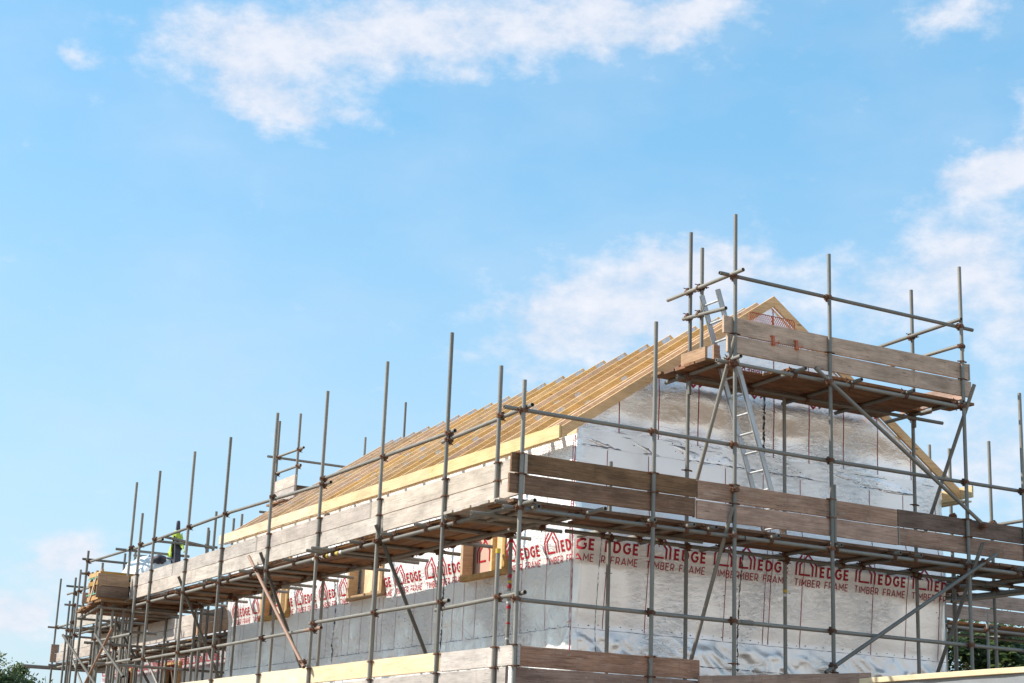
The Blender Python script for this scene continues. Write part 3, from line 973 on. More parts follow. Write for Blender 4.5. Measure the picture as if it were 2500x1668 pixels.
# fascia on both eaves, wall plates
for (x, y0, y1, nm) in ((1.322, 1.37, 14.5, 'fascia'),):
    ys = [y0, 5.2, 9.6, y1]
    for k in range(3):
        board(house, 'fascia', tuple(HM @ Vector((x, ys[k]+.003, 6.115+.004*k))), tuple(HM @ Vector((x, ys[k+1], 6.115+.004*k+.002))), 'fascia', h=0.182, t_=0.03, warp=0.002, chip=0.1)
board(house, 'fascia', tuple(HM @ Vector((8.31, 1.12, 6.12))), tuple(HM @ Vector((8.31, 14.5, 6.12))), 'fascia', h=0.18, t_=0.03)
for x0 in (8.0, 8.17):
    board(house, 'soffit_board', tuple(HM @ Vector((x0, 1.12, 6.05))), tuple(HM @ Vector((x0, 6.0, 6.05))), 'fascia', h=0.12, t_=0.022, up=(1, 0, 0))
board(house, 'wall_plate', tuple(HM @ Vector((A+.055, B+.02, 6.222))), tuple(HM @ Vector((A+.055, YE, 6.222))), 'pale_ply', h=0.09, t_=0.10)
board(house, 'soffit_board', tuple(HM @ Vector((1.345, 1.45, 6.118))), tuple(HM @ Vector((1.345, 14.3, 6.118))), 'pale_ply', h=0.05, t_=0.012, up=(1, 0, 0))
board(house, 'wall_plate', tuple(HM @ Vector((XR-.055, B+.02, 6.222))), tuple(HM @ Vector((XR-.055, YE, 6.222))), 'pale_ply', h=0.09, t_=0.10)

# ================================================================== SCAFFOLDS
XA, YA = (1, 0, 0), (0, 1, 0)
O_ = 0.052     # distance between the axes of two coupled tubes


def standard(parent, x, y, z0, z1, key='galv', lean=(0, 0)):
    return tube(parent, 'standard', (x-lean[0], y-lean[1], z0), (x, y, z1), key)


def couple(std, x, y, z, along, side):
    coupler(std, (x, y, z), along, side)


# ---- long side scaffold
side = thing('scaffold', 'long scaffold along the left eaves side of the house, pale sunlit toe boards', 'scaffold', (0, 8, 0))
YS = [2.02, 4.03, 6.19, 8.28, 10.50, 12.44, 14.50, 16.03]
ZL, ZR_ = 4.905, 6.10
ZLR = {2.02: (3.92,), 4.03: (3.93,), 6.19: (3.93, 3.84), 8.28: (3.84,), 10.5: (3.835,), 12.44: (3.83,), 14.5: (3.82,), 16.03: (3.82,)}
LK = {YS[0]: 'galv'}
for y in YS:
    s = standard(side, 0, y, 0.02, 7.42+rnd.uniform(.0, .08), lean=(rnd.uniform(-.01, .01), rnd.uniform(-.015, .015)))
    couple(s, 0, y, ZL, YA, (1, 0, 0))
    couple(s, 0, y, ZR_, YA, (1, 0, 0))
    if y in (2.02, 6.19): couple(s, 0, y, ZR_-.085 if y == 2.02 else ZR_-.09, YA, (1, 0, 0))
    for z in ZLR[y]: couple(s, 0, y, z, YA, (1, 0, 0))
    for z in (5.50, 5.275, 3.27, 3.03):
        if y < 13 or z > 5: clip(s, (0, y, z), YA, (1, 0, 0))
s = standard(side, 0, 15.42, .02, 6.72); couple(s, 0, 15.42, ZR_, YA, XA); clip(s, (0, 15.42, 5.5), YA, XA); clip(s, (0, 15.42, 5.275), YA, XA)
# short posts near the corner
s = standard(side, 0, 0.61, 5.02, 6.72); couple(s, 0, .61, 6.09, YA, (1, 0, 0)); clip(s, (0, .61, 5.50), YA, XA); clip(s, (0, .61, 5.275), YA, XA)
s = standard(side, 0, 0.50, 0.02, 4.42); couple(s, 0, .5, 3.86, YA, (1, 0, 0)); clip(s, (0, .5, 3.27), YA, XA); clip(s, (0, .5, 3.03), YA, XA)
bm = bmesh.new(); bm_cyl(bm, (0, 0, -.02), (0, 0, .035), TR+.004, n=14)
link('end_cap', from_bm('end_cap', bm, M['yellow_cap']), s, Matrix.Translation((0, .5, 4.40)))
# guard rails and ledgers, in separate tubes that pass each other at a standard
for (y0, y1, z0, z1) in ((-.12, 2.25, 6.10, 6.03), (1.90, 6.35, 6.125, 6.115), (5.95, 10.75, 6.10-.08, 6.12), (10.2, 14.4, 6.11, 6.10), (14.1, 16.3, 6.06, 6.07)):
    tube(side, 'guardrail', (O_, y0, z0), (O_, y1, z1))
for (y0, y1, z0, z1, k) in ((-.10, 2.2, 3.87, 3.835, 'galv'), (1.85, 6.4, 3.93, 3.945, 'galv'), (5.95, 6.55, 3.855, 3.855, 'rusty_tube'), (6.5, 10.9, 3.855, 3.83, 'galv'), (10.6, 16.2, 3.835, 3.82, 'galv')):
    tube(side, 'guardrail', (O_, y0, z0), (O_, y1, z1), k)
for (y0, y1, z) in ((-.22, 4.8, ZL), (4.82, 10.9, ZL), (10.92, 16.4, ZL)):
    tube(side, 'ledger', (O_, y0, z), (O_, y1, z))
for (y0, y1, x) in ((0.3, 5.3, .84), (4.9, 10.0, .97), (9.9, 16.2, 1.03)):
    tube(side, 'ledger', (x, y0, ZL-.01), (x, y1, ZL-.01))
# painted splash of the marked ledger
for (y0, y1) in ((0, 0),):
    pass
for (y, x, zt) in ((1.97, .98, 4.93), (4.10, 1.02, 4.95), (6.2, 1.0, 4.93), (8.28, 1.0, 4.96), (10.4, 1.0, 4.90), (12.38, 1.02, 4.93), (14.3, 1.02, 4.9), (14.46, .95, 4.9)):
    s = standard(side, x, y, 0.02, zt)
    couple(s, x, y, ZL-.03, YA, (-1, 0, 0))
def sleeve(parent, name, p0, p1, key, r_=TR+.003):
    bm = bmesh.new(); bm_cyl(bm, p0, p1, r_, n=12, cap=False)
    return link(name, from_bm(name, bm, M[key]), parent, Matrix.Identity(4))
for k in range(9):
    y = 5.35+k*.13+rnd.uniform(-.02, .02)
    sleeve(side, 'paint_band', (O_, y, ZL), (O_, y+rnd.uniform(.03, .09), ZL), ('mesh_white', 'yellow_cap', 'mesh_white')[k % 3])
# remains of hazard tape on one inner post
for k in range(22):
    z = 3.45+k*.066
    if rnd.random() < .55:
        sleeve(side, 'hazard_tape', (.98, 1.97, z), (.98+.004, 1.97, z+rnd.uniform(.02, .055)), ('print_red', 'mesh_white', 'print_red', 'yellow_cap')[rnd.randrange(4)])
TRS = [(.25, -.2), (1.72, -.12), (2.56, -.14), (3.61, -.14), (4.62, -.15), (5.64, -.31), (5.95, -.26), (7.15, -.16), (8.42, -.15), (9.02, -.18), (10.11, -.11), (10.66, -.16), (11.33, -.08), (12.58, -.08), (13.49, -.07), (14.56, -.05), (15.7, -.05)]
for i, (y, x0) in enumerate(TRS):
    x1 = 1.63+rnd.uniform(-.05, .02) if y > 1.5 else .8
    o = tube(side, 'transom', (x0, y, ZL+O_), (x1, y+rnd.uniform(-.02, .06), ZL+O_))
    if i:
        coupler(o, (O_, y, ZL+O_), YA, (0, 0, -1))
        coupler(o, (.97, y+.02, ZL+O_), YA, (0, 0, -1))
# deck of the side
zd = ZL+O_+TR+BT/2+.003
cols_ = [.085, .325, .565, .805, 1.065]
for i, x in enumerate(cols_):
    y = 1.82+rnd.uniform(0, .05)
    while y < 15.7:
        L = min(3.9, 15.95-y)
        zz = zd + (0.0 if i < 4 else .002)
        flat_board(side, 'deck_board', (x, y, zz), (x, y+L-.02, zz+rnd.uniform(-.002, .004)), 'deck_wood', side=(1, 0, 0))
        y += L
# toe boards (two high) of the upper lift
TB = 5.045
for (y0, y1, k) in ((.02, 3.98, 'grey_wood'), (3.99, 8.32, 'grey_wood'), (8.33, 12.1, 'grey_wood'), (12.11, 15.9, 'old_wood')):
    board(side, 'toe_board', (TR+BT/2, y0, TB), (TR+BT/2, y1, TB-.005), k if y0 < 12 else 'grey_wood', warp=0.003)
for (y0, y1, k) in ((-.02, 4.4, 'grey_wood'), (4.41, 8.9, 'grey_wood'), (8.91, 13.28, 'grey_wood'), (13.29, 15.9, 'grey_wood')):
    board(side, 'toe_board', (TR+BT/2+.004, y0, TB+BH+.006), (TR+BT/2+.004, y1, TB+BH+.002), k, warp=0.003)
# board on end tied behind the third standard
board(side, 'board_end', (TR+BT+.03, 6.05, TB-.03), (TR+BT+.03, 6.05, TB+.52), 'dark_wood', h=.1, up=(0, 1, 0))
# toe boards of the lower lift
for (y0, y1, z, k) in ((-.02, 1.95, 3.045, 'old_wood'), (1.96, 6.1, 3.06, 'pale_ply'), (6.11, 8.2, 3.065, 'pale_ply'), (8.22, 12.2, 3.055, 'pale_ply'), (12.3, 15.5, 3.05, 'old_wood')):
    board(side, 'toe_board', (TR+BT/2, y0, z), (TR+BT/2, y1, z), k if k == 'pale_ply' else 'grey_wood', warp=0.003)
for (y0, y1) in ((.25, 4.1), (4.12, 8.0), (8.02, 12.0)):
    board(side, 'toe_board', (TR+BT/2, y0, 2.80), (TR+BT/2, y1, 2.80), 'grey_wood', warp=0.003)
for i, x in enumerate((.09, .33, .57, .81, 1.05)):
    for y in (.2, 4.2, 8.2, 12.0):
        flat_board(side, 'deck_board', (x, y, 2.77), (x, y+3.9, 2.77), side=(1, 0, 0))
tube(side, 'ledger', (O_, -.2, 2.66), (O_, 8, 2.66)); tube(side, 'ledger', (O_, 8.02, 2.66), (O_, 16, 2.66))
# diagonal braces
for (a, b, k) in (((8.82, 5.18), (6.12, 3.28), 'rusty_tube'), ((8.44, 5.21), (8.47, 3.22), 'galv'), ((3.98, 5.13), (3.92, 3.2), 'galv'), ((12.58, 5.20), (12.6, 3.4), 'galv'), ((16.3, 4.6), (15.9, 3.0), 'galv')):
    xx = -.056 if k == 'galv' else -.108
    o = tube(side, 'brace', (xx, a[0], a[1]), (xx if k != 'galv' else .9, b[0], b[1]), k if k != 'galv' else 'dark_tube')
    t_ = (a[1]-ZL)/(a[1]-b[1])
    coupler(o, (xx, a[0]+(b[0]-a[0])*t_, ZL), YA, (1, 0, 0))
    if k == 'rusty_tube': coupler(o, (xx, 6.25, 3.36), YA, (1, 0, 0))

# ---- gable scaffold
gab = thing('scaffold', 'scaffold across the gable end wall with long brown toe boards', 'scaffold', (4, 0, 0))
GL, GR = 4.865, 6.045
GX = [(0, 6.42), (1.88, 7.47), (3.12, 9.17), (4.70, 8.92), (7.10, 9.19), (8.19, 7.48), (9.75, 7.4)]
gstd = {}
for x, zt in GX:
    z0 = 0.02
    s = standard(gab, x, 0, z0, min(zt, 7.0) if x in (3.12, 4.70, 7.10) else zt, lean=(rnd.uniform(-.01, .01), 0))
    gstd[x] = s
    for z in (GL, GR, 3.80): couple(s, x, 0, z, XA, (0, 1, 0))
    if x not in (8.19,):
        for z in (5.52, 5.275, 3.27, 3.03):
            if z > 5 or x < 5: clip(s, (x, 0, z), XA, YA)
for (x0, x1, z0, z1) in ((-.24, 4.7, GR+.02, GR-.003), (4.4, 9.95, GR, GR+.01)):
    tube(gab, 'guardrail', (x0, O_, z0), (x1, O_, z1))
for (x0, x1, z0, z1) in ((.04, 3.32, 3.80, 3.795), (3.20, 9.9, 3.795, 3.80)):
    tube(gab, 'guardrail', (x0, O_, z0), (x1, O_, z1))
bm = bmesh.new(); bm_cyl(bm, (0, 0, -.10), (0, 0, .10), TR+.006, n=14); bm_box(bm, (0, -.035, 0), (.03, .02, .18)); bm_cyl(bm, (0, -.03, .04), (0, -.075, .05), .008, n=6); bm_cyl(bm, (0, -.03, -.05), (0, -.07, -.05), .008, n=6)
sl = link('sleeve_coupler', from_bm('sleeve_coupler', bm, M['galv']), gab, frame_x((3.35, O_, 3.797), (0, 0, 1), (1, 0, 0)))
for (x0, x1) in ((-.20, 3.3), (3.32, 9.95)):
    tube(gab, 'ledger', (x0, O_, GL), (x1, O_, GL))
for (x0, x1, y) in ((-.3, 3.1, .67), (1.3, 9.9, 1.12)):
    tube(gab, 'ledger', (x0, y, GL-.005), (x1, y, GL-.005))
tube(gab, 'ledger', (-.2, O_, 2.66), (5.0, O_, 2.66)); tube(gab, 'ledger', (5.02, O_, 2.66), (9.9, O_, 2.66))
for (x, y, zt) in ((1.98, 1.16, 5.85), (3.17, 1.13, 7.22), (4.84, 1.17, 7.27), (7.20, 1.15, 7.16), (8.30, 1.55, 5.2)):
    s = standard(gab, x, y, .02, zt); couple(s, x, y, GL-.02, XA, (0, -1, 0))
    if x in (3.17, 7.20): link('band', CLIP, s, Matrix.Translation((x, y, 5.88)))
TG = [(.03, -.30), (.95, -.38), (1.84, -.11), (2.41, -.13), (2.74, -.14), (3.73, -.12), (4.80, -.07), (5.80, -.08), (6.16, -.08), (7.09, -.08), (8.05, -.08), (9.0, -.08)]
for i, (x, y0) in enumerate(TG):
    o = tube(gab, 'transom', (x, y0, GL+O_), (x+rnd.uniform(-.02, .04), 1.70+rnd.uniform(-.03, .03) if x > 1 else 1.3, GL+O_))
    if x > .5:
        coupler(o, (x, O_, GL+O_), XA, (0, 0, -1)); coupler(o, (x+.01, 1.12, GL+O_), XA, (0, 0, -1))
tube(gab, 'transom', (.18, -.14, GL+.02), (.22, 1.2, GL+.02))
gz = GL+O_+TR+BT/2+.003
for i, y in enumerate((.07, .305, .54, .775, 1.008)):
    x = (-.05 if i == 0 else -.02)+(0.0 if i < 3 else 1.35 if i < 5 else 1.7)
    while x < 9.8:
        L = min(3.9, 9.9-x)
        flat_board(gab, 'deck_board', (x, y, gz+(.0 if x > 1.5 or i else .002)), (x+L-.02, y, gz+rnd.uniform(-.002, .003)), 'deck_wood', w=BH if i < 4 else .125, side=(0, 1, 0))
        x += L
for i, y in enumerate((.34, .58, .82, 1.06, 1.30, 1.54)):
    flat_board(gab, 'deck_board', (-.10-.02*(i % 2), y, gz+.042), (1.3, y, gz+.042), 'grey_wood', side=(0, 1, 0), t_=.034)
GB = 5.045
YB = TR+BT/2
for (x0, x1, k, dz) in ((-.14, 2.53, 'dark_wood', 0), (2.56, 5.85, 'old_wood', -.01), (5.86, 9.8, 'red_wood', 0)):
    board(gab, 'toe_board', (x0, YB, GB+dz), (x1, YB, GB+dz+.004), k)
for (x0, x1, k, dz) in ((-.12, 2.55, 'dark_wood', .004), (2.57, 5.85, 'red_wood', -.006), (5.87, 8.18, 'dark_wood', 0), (8.2, 9.8, 'dark_wood', 0)):
    board(gab, 'toe_board', (x0, YB+.003, GB+BH+.018+dz), (x1, YB+.003, GB+BH+.016+dz), k)
end_band(gab, (2.535, YB, GB), (-1, 0, 0)); end_band(gab, (5.866, YB, GB+.001), (1, 0, 0))
# lower lift boards
for (x0, x1, z0, z1, k, yy) in ((.02, 2.62, 3.035, 3.045, 'red_wood', YB), (.02, 3.4, 2.79, 2.80, 'red_wood', YB), (2.55, 5.26, 2.85, 3.07, 'old_wood', -.075), (5.2, 9.7, 2.79, 2.79, 'old_wood', YB)):
    board(gab, 'toe_board', (x0, yy, z0), (x1, yy, z1), k)
for i, y in enumerate((.075, .315, .555, .795, 1.04)):
    for x in (0, 3.92, 7.84):
        flat_board(gab, 'deck_board', (x, y, 2.77), (x+(3.9 if x < 7 else 2), y, 2.77), side=(0, 1, 0))
for (a, b, yy) in (((3.05, 5.22), (3.05, 3.3), -.055), ((3.08, 7.47), (3.10, 5.6), -.055), ((4.40, 7.25), (7.30, 5.49), -.056), ((7.56, 5.07), (4.52, 3.255), -.056)):
    o = tube(gab, 'brace', (a[0], yy, a[1]), (b[0], .85 if a[0] < 4 else yy, b[1]))
    for zt in ((GL,) if a[1] < 6 and b[1] < 3 else (7.1,) if b[1] < 5.25 and a[0] < 4 else (7.1, 5.45) if a[1] > 7 else (4.95, 3.34)):
        k_ = (a[1]-zt)/(a[1]-b[1]); coupler(o, (a[0]+(b[0]-a[0])*k_, yy, zt), XA, YA)
for (a, b) in ((( -.17, 7.42), (.95, 5.35)), ((-.22, 5.17), (.90, 3.15))):
    o = tube(gab, 'brace', (7.15, a[0], a[1]), (7.15, b[0], b[1]))
# short doubling post beside the fourth standard
s = standard(gab, 4.76, .02, 4.95, 5.72)

sleeve(gab, 'warning_tape', (4.84, 1.17, 4.40), (4.84, 1.17, 4.44), 'yellow_cap'); sleeve(gab, 'warning_tape', (4.84, 1.17, 4.345), (4.84, 1.17, 4.385), 'mesh_white')
# ---- raised ridge platform on the gable
pf = thing('scaffold_platform', 'raised scaffold platform in front of the roof apex with two deep toe boards', 'scaffold platform', (5, .5, 7))
PLZ = 7.125
for x, zt in ((3.12, 9.17), (4.70, 8.92), (7.10, 9.19)):
    s = standard(pf, x, 0, 7.0, zt)
    couple(s, x, 0, PLZ, XA, (0, 1, 0)); couple(s, x, 0, 8.30, XA, (0, 1, 0))
    clip(s, (x, 0, 7.52), XA, YA)
s = standard(pf, 3.13, 1.04, 6.9, 9.21); couple(s, 3.13, 1.04, 8.34, YA, (-1, 0, 0)); couple(s, 3.13, 1.04, 7.98, YA, (-1, 0, 0)); clip(s, (3.13, 1.04, 7.49), YA, (-1, 0, 0))
s = standard(pf, 3.13, .77, 7.24, 8.91); couple(s, 3.13, .77, 8.33, YA, (-1, 0, 0)); couple(s, 3.13, .77, 7.96, YA, (-1, 0, 0)); clip(s, (3.13, .77, 7.47), YA, (-1, 0, 0))
s = standard(pf, 7.12, 1.03, 7.0, 9.10); couple(s, 7.12, 1.03, 8.36, YA, (-1, 0, 0))
clip(s, (7.10, 0, 7.78), XA, YA)
tube(pf, 'guardrail', (2.90, O_, 8.33), (7.37, O_, 8.30))
tube(pf, 'guardrail', (3.07, -.24, 8.33), (3.07, 1.50, 8.33))
tube(pf, 'guardrail', (3.08, .15, 7.90), (3.07, 1.12, 7.97))
tube(pf, 'guardrail', (7.06, -.05, 8.39), (7.06, 1.70, 8.35))
tube(pf, 'guardrail', (7.06, -.03, 8.01), (7.06, 1.60, 8.0))
o = tube(pf, 'ledger', (2.86, O_, PLZ+.01), (7.2, O_, PLZ)); tube(pf, 'ledger', (2.95, 1.08, PLZ+.01), (7.62, .98, PLZ))
s0 = o
coupler(s0, (7.06, 0, 8.0), YA, XA)
for i, (x, y0) in enumerate(((3.08, -.18), (4.13, -.19), (5.10, -.17), (6.07, -.12), (7.04, -.06))):
    o = tube(pf, 'transom', (x, y0, PLZ+O_), (x+.06, 1.62, PLZ+O_))
    coupler(o, (x, O_, PLZ+O_), XA, (0, 0, -1)); coupler(o, (x+.03, 1.03, PLZ+O_), XA, (0, 0, -1))
pz = PLZ+O_+TR+BT/2+.002
for i, (y, x0, x1) in enumerate(((.12, 4.10, 7.42), (.365, 4.02, 7.40), (.61, 2.90, 6.9), (.85, 2.92, 7.3), (1.09, 2.90, 6.8), (1.33, 2.86, 6.9))):
    flat_board(pf, 'deck_board', (x0, y, pz), (x1, y, pz), 'deck_wood', side=(0, 1, 0))
for y in (.36,):
    flat_board(pf, 'deck_board', (2.90, y, pz+.001), (3.35, y, pz+.001), 'deck_wood', side=(0, 1, 0))
for (x0, x1, z, k) in ((3.02, 7.28, 7.272, 'tan_wood'), (2.96, 7.27, 7.525, 'tan_wood')):
    o = board(pf, 'toe_board', (x0, YB, z), (x1, YB, z+.01), k)
board(pf, 'toe_board', (3.06, .56, 7.262), (3.06, 1.12, 7.262), 'old_wood', h=.2)
board(pf, 'board_end', (3.12, .49, 7.262), (3.22, .49, 7.262), 'old_wood', h=.22)
board(pf, 'toe_board', (7.2, .1, 7.262), (7.2, 1.4, 7.262), 'old_wood')

# ---- red brick guard hung behind the toe boards, with its two clamps
bgd = thing('brick_guard', 'rusty red steel mesh guard hung behind the upper toe board of the apex platform', 'mesh guard', (3.82, .13, 7.3))
bm = bmesh.new()
gx0, gx1, gz0, gz1, gy = 3.44, 4.19, 7.31, 7.905, .115
def rod(p0, p1, r_=.0065): bm_cyl(bm, p0, p1, r_, n=6)
rod((gx0+.03, gy, gz1), (gx1-.03, gy, gz1)); rod((gx0+.03, gy, gz0), (gx1-.03, gy, gz0))
rod((gx0, gy, gz0+.03), (gx0, gy, gz1-.03)); rod((gx1, gy, gz0+.03), (gx1, gy, gz1-.03))
for (a, b) in (((gx0, gz1-.03), (gx0+.03, gz1)), ((gx1, gz1-.03), (gx1-.03, gz1)), ((gx0, gz0+.03), (gx0+.03, gz0)), ((gx1, gz0+.03), (gx1-.03, gz0))):
    rod((a[0], gy, a[1]), (b[0], gy, b[1]))
bm_box(bm, (3.82, gy, (gz0+gz1)/2), (.028, .012, gz1-gz0-.02))
link('mesh_frame', from_bm('mesh_frame', bm, M['red_mesh']), bgd, Matrix.Identity(4))
bm = bmesh.new()
st = .034
n_ = int((gx1-gx0)/st)+24
for i in range(-20, n_):
    for sg in (1, -1):
        xs = gx0+i*st if sg == 1 else gx1-i*st
        # diagonal strand across the guard, clipped to its frame
        H_ = gz1-gz0; dx = H_*0.62
        p0 = Vector((xs, gy+.002*sg, gz0)); p1 = Vector((xs+sg*dx, gy+.002*sg, gz1))
        t0, t1 = 0.0, 1.0
        d = p1.x-p0.x
        ta, tb = (gx0-p0.x)/d, (gx1-p0.x)/d
        lo_, hi_ = min(ta, tb), max(ta, tb)
        t0, t1 = max(0, lo_), min(1, hi_)
        if t1-t0 < .03: continue
        bm_cyl(bm, p0.lerp(p1, t0), p0.lerp(p1, t1), 0.0040, n=4, cap=False)
link('wire_mesh', from_bm('wire_mesh', bm, M['red_mesh']), bgd, Matrix.Identity(4))
for x in (3.75, 4.14):
    bm = bmesh.new()
    bm_box(bm, (0, 0, 0), (.035, .022, .125)); bm_box(bm, (-.012, .05, .055), (.05, .10, .018)); bm_box(bm, (0, -.005, -.05), (.045, .04, .035))
    bm_cyl(bm, (0, 0, -.035), (.075, -.05, -.03), .006, n=6); bm_cyl(bm, (.045, -.03, -.055), (.06, -.045, 0), .005, n=6)
    link('clamp', from_bm('clamp', bm, M['red_mesh']), bgd, Matrix.Translation((x, YB-.036, 7.54)))

end_band(pf, (3.03, YB, 7.272), (1, 0, 0)); end_band(pf, (7.26, YB, 7.535), (-1, 0, 0))
for y in (3.96, 8.30, 12.08): end_band(side, (TR+BT/2, y, TB-.003), (0, -1, 0))
for y in (4.38, 8.88, 13.26): end_band(side, (TR+BT/2+.004, y, TB+BH+.003), (0, -1, 0))
# ---- ladder through the platform
ld = thing('ladder', 'aluminium ladder leaning up through the apex platform behind the third standard', 'ladder', (4.09, .42, 5.0))
lt, lb = Vector((3.01, 0, 8.17)), Vector((4.085, 0, 5.0))
for y in (.60, .24):
    bm = bmesh.new()
    d = lt-lb; L = d.length
    bm_box(bm, (0, 0, L/2), (.062, .028, L))
    for s_ in (-1, 1): bm_box(bm, (s_*.028, .004, L/2), (.006, .040, L-.01))
    q = d.to_track_quat('Z', 'Y').to_matrix().to_4x4()
    zax = d.normalized(); yax = Vector((0, 1, 0)); xax = yax.cross(zax)
    mt = Matrix.Translation((lb.x, y, lb.z)) @ Matrix(((xax.x, 0, zax.x, 0), (xax.y, 1, zax.y, 0), (xax.z, 0, zax.z, 0), (0, 0, 0, 1)))
    link('stile', from_bm('stile', bm, M['alu']), ld, mt)
n_r = 13
for i in range(n_r):
    p_ = lb.lerp(lt, (i+.6)/n_r-.012)
    bm = bmesh.new(); bm_cyl(bm, (0, -.18, 0), (0, .18, 0), .015, n=10)
    link('rung', from_bm('rung', bm, M['alu']), ld, Matrix.Translation((p_.x, .42, p_.z)))

# ---- loading bay at the far end of the side scaffold
lb_ = thing('loading_bay', 'scaffold loading bay at the far left end of the house with short brown end boards', 'scaffold', (-.2, 17.3, 0))
def simple_std(parent, x, y, z1, zs=(), along=YA, side_=(1, 0, 0), z0=.02, key='galv'):
    s_ = standard(parent, x, y, z0, z1, key)
    for z in zs: couple(s_, x, y, z, along, side_)
    return s_
simple_std(lb_, -.10, 18.85, 6.32, (6.10, 5.83, 4.9))
simple_std(lb_, .93, 18.85, 6.45, (6.12, 4.9))
simple_std(lb_, .25, 18.9, 6.10, ())
simple_std(lb_, .72, 18.9, 6.35, ())
simple_std(lb_, -.62, 15.70, 4.72, (4.2,)); simple_std(lb_, -.52, 15.78, 5.0, (4.88,))
for (x, y) in ((-.28, 15.85), (.02, 16.15), (.22, 16.3), (.07, 16.8)):
    simple_std(lb_, x, y, 4.93, (4.15,))
tube(lb_, 'guardrail', (-.05, 15.9, 6.04), (-.05, 19.0, 6.09))
tube(lb_, 'guardrail', (-.2, 18.9, 6.14), (1.05, 18.9, 6.14)); tube(lb_, 'guardrail', (-.2, 18.9, 5.83), (.5, 18.9, 5.83))
tube(lb_, 'guardrail', (-.28, 16.09, 6.05), (1.25, 16.09, 6.05)); tube(lb_, 'guardrail', (.2, 14.45, 6.16), (1.2, 14.45, 6.04)); tube(lb_, 'guardrail', (.3, 16.8, 6.05), (1.25, 16.72, 6.05))
tube(lb_, 'ledger', (-.55, 15.8, 4.87), (-.12, 18.9, 4.87)); tube(lb_, 'ledger', (-.4, 16.5, 4.84), (1.3, 16.5, 4.84)); tube(lb_, 'ledger', (-.62, 15.75, 4.84), (1.0, 15.75, 4.84)); tube(lb_, 'ledger', (-.25, 18.6, 4.84), (1.2, 18.6, 4.84))
board(lb_, 'toe_board', (-.66, 15.83, 5.035), (-.02, 15.83, 5.035), 'dark_wood'); board(lb_, 'toe_board', (-.65, 15.84, 5.275), (-.03, 15.84, 5.27), 'old_wood')
board(lb_, 'toe_board', (-.16, 18.75, 5.18), (.10, 18.75, 5.18), 'old_wood')
for i in range(12):
    y = 15.55+i*.245
    x0 = -.68+.035*i*.9+rnd.uniform(-.05, .05) if i > 1 else -.62
    flat_board(lb_, 'deck_board', (x0, y, 4.955+.003*(i % 2)), (1.1, y, 4.955+.003*(i % 2)), 'deck_wood', side=(0, 1, 0))
for (a, b) in (((18.05, 4.43), (14.5, 3.05)), ((14.4, 4.35), (17.0, 2.7)), ((15.6, 4.3), (13.4, 3.4))):
    tube(lb_, 'brace', (-.66, a[0], a[1]), (-.66, b[0], b[1]), 'dark_tube' if a[0] > 15 else 'rusty_tube')
for (y0, y1, z) in ((13.4, 16.3, 4.17), (13.2, 16.0, 3.70)):
    tube(lb_, 'ledger', (-.60, y0, z), (-.60, y1, z))
for (x0, x1, y, z) in ((-.8, .9, 15.8, 4.14), (-.8, .9, 14.8, 3.69), (-.3, 1.3, 18, 4.6), (.3, 2.9, 18, 3.9)):
    tube(lb_, 'transom', (x0, y, z), (x1, y, z))

# ---- crate of slates
cr = thing('crate', 'open pine crate of dark slates with green straps on the loading bay', 'crate', (-.1, 16.5, 4.99))
def cb(name, c, s_, key, rot=None):
    bm = bmesh.new(); bm_box(bm, c, s_, rot)
    bmesh.ops.bevel(bm, geom=bm.edges[:], offset=.002, segments=1, affect='EDGES')
    link(name, from_bm(name, bm, M[key]), cr, Matrix.Identity(4))
cx0, cx1, cy0, cy1, cz0, cz1 = -.50, .20, 16.12, 16.85, 4.99, 5.57
for x in (cx0, cx1):
    for y in (cy0, (cy0+cy1)/2, cy1): cb('post', (x, y, (cz0+cz1)/2+.03), (.05, .07, cz1-cz0+.06), 'crate_wood')
for z in (cz0+.08, cz0+.38, cz1-.03):
    for x in (cx0-.035, cx1+.035): cb('slat', (x, (cy0+cy1)/2, z), (.022, cy1-cy0+.08, .085), 'crate_wood')
    for y in (cy0-.045, cy1+.045): cb('slat', ((cx0+cx1)/2, y, z), (cx1-cx0+.02, .022, .085), 'crate_wood')
cb('cross_brace', ((cx0-.055), (cy0+cy1)/2, 5.25), (.02, .07, .62), 'crate_wood', Matrix.Rotation(rad(38), 3, 'X'))
cb('slates', ((cx0+cx1)/2, (cy0+cy1)/2, cz0+.32), (cx1-cx0-.09, cy1-cy0-.16, .58), 'slate')
for z in (cz0+.16, cz1-.1): cb('strap', (cx0-.062, (cy0+cy1)/2, z), (.004, cy1-cy0+.12, .02), 'green_strap'); 
for z in (cz1-.1,): cb('strap', ((cx0+cx1)/2, cy0-.06, z), (cx1-cx0+.12, .004, .02), 'green_strap')

# ---- wrapped bale
bm = bmesh.new()
bmesh.ops.create_icosphere(bm, subdivisions=4, radius=1.0)
for v in bm.verts:
    p_ = v.co.copy()
    q_ = Vector((math.copysign(abs(p_.x)**.6, p_.x)*.36, math.copysign(abs(p_.y)**.6, p_.y)*.95, math.copysign(abs(p_.z)**.7, p_.z)*.52))
    q_ += p_*(.05*ridge(p_.x*3, p_.y*4, p_.z*3)+.05*nz(p_.x*5, p_.y*5, p_.z*4))
    v.co = q_
bl = thing('wrapped_bale', 'crumpled white plastic wrapped bale behind the toe boards left of the crate side', 'bale', (.55, 16.55, 5.46), me=from_bm('wrapped_bale', bm, M['white_wrap'], True))
bl['label'] = 'crumpled white plastic wrapped bale standing just right of the slate crate'
bm = bmesh.new()
bmesh.ops.create_icosphere(bm, subdivisions=3, radius=1.0)
for v in bm.verts:
    p_ = v.co.copy(); v.co = Vector((p_.x*.14, p_.y*.22, p_.z*.09+.04*abs(p_.y)))+p_*.04*nz(p_.x*4, p_.y*4, p_.z*4)
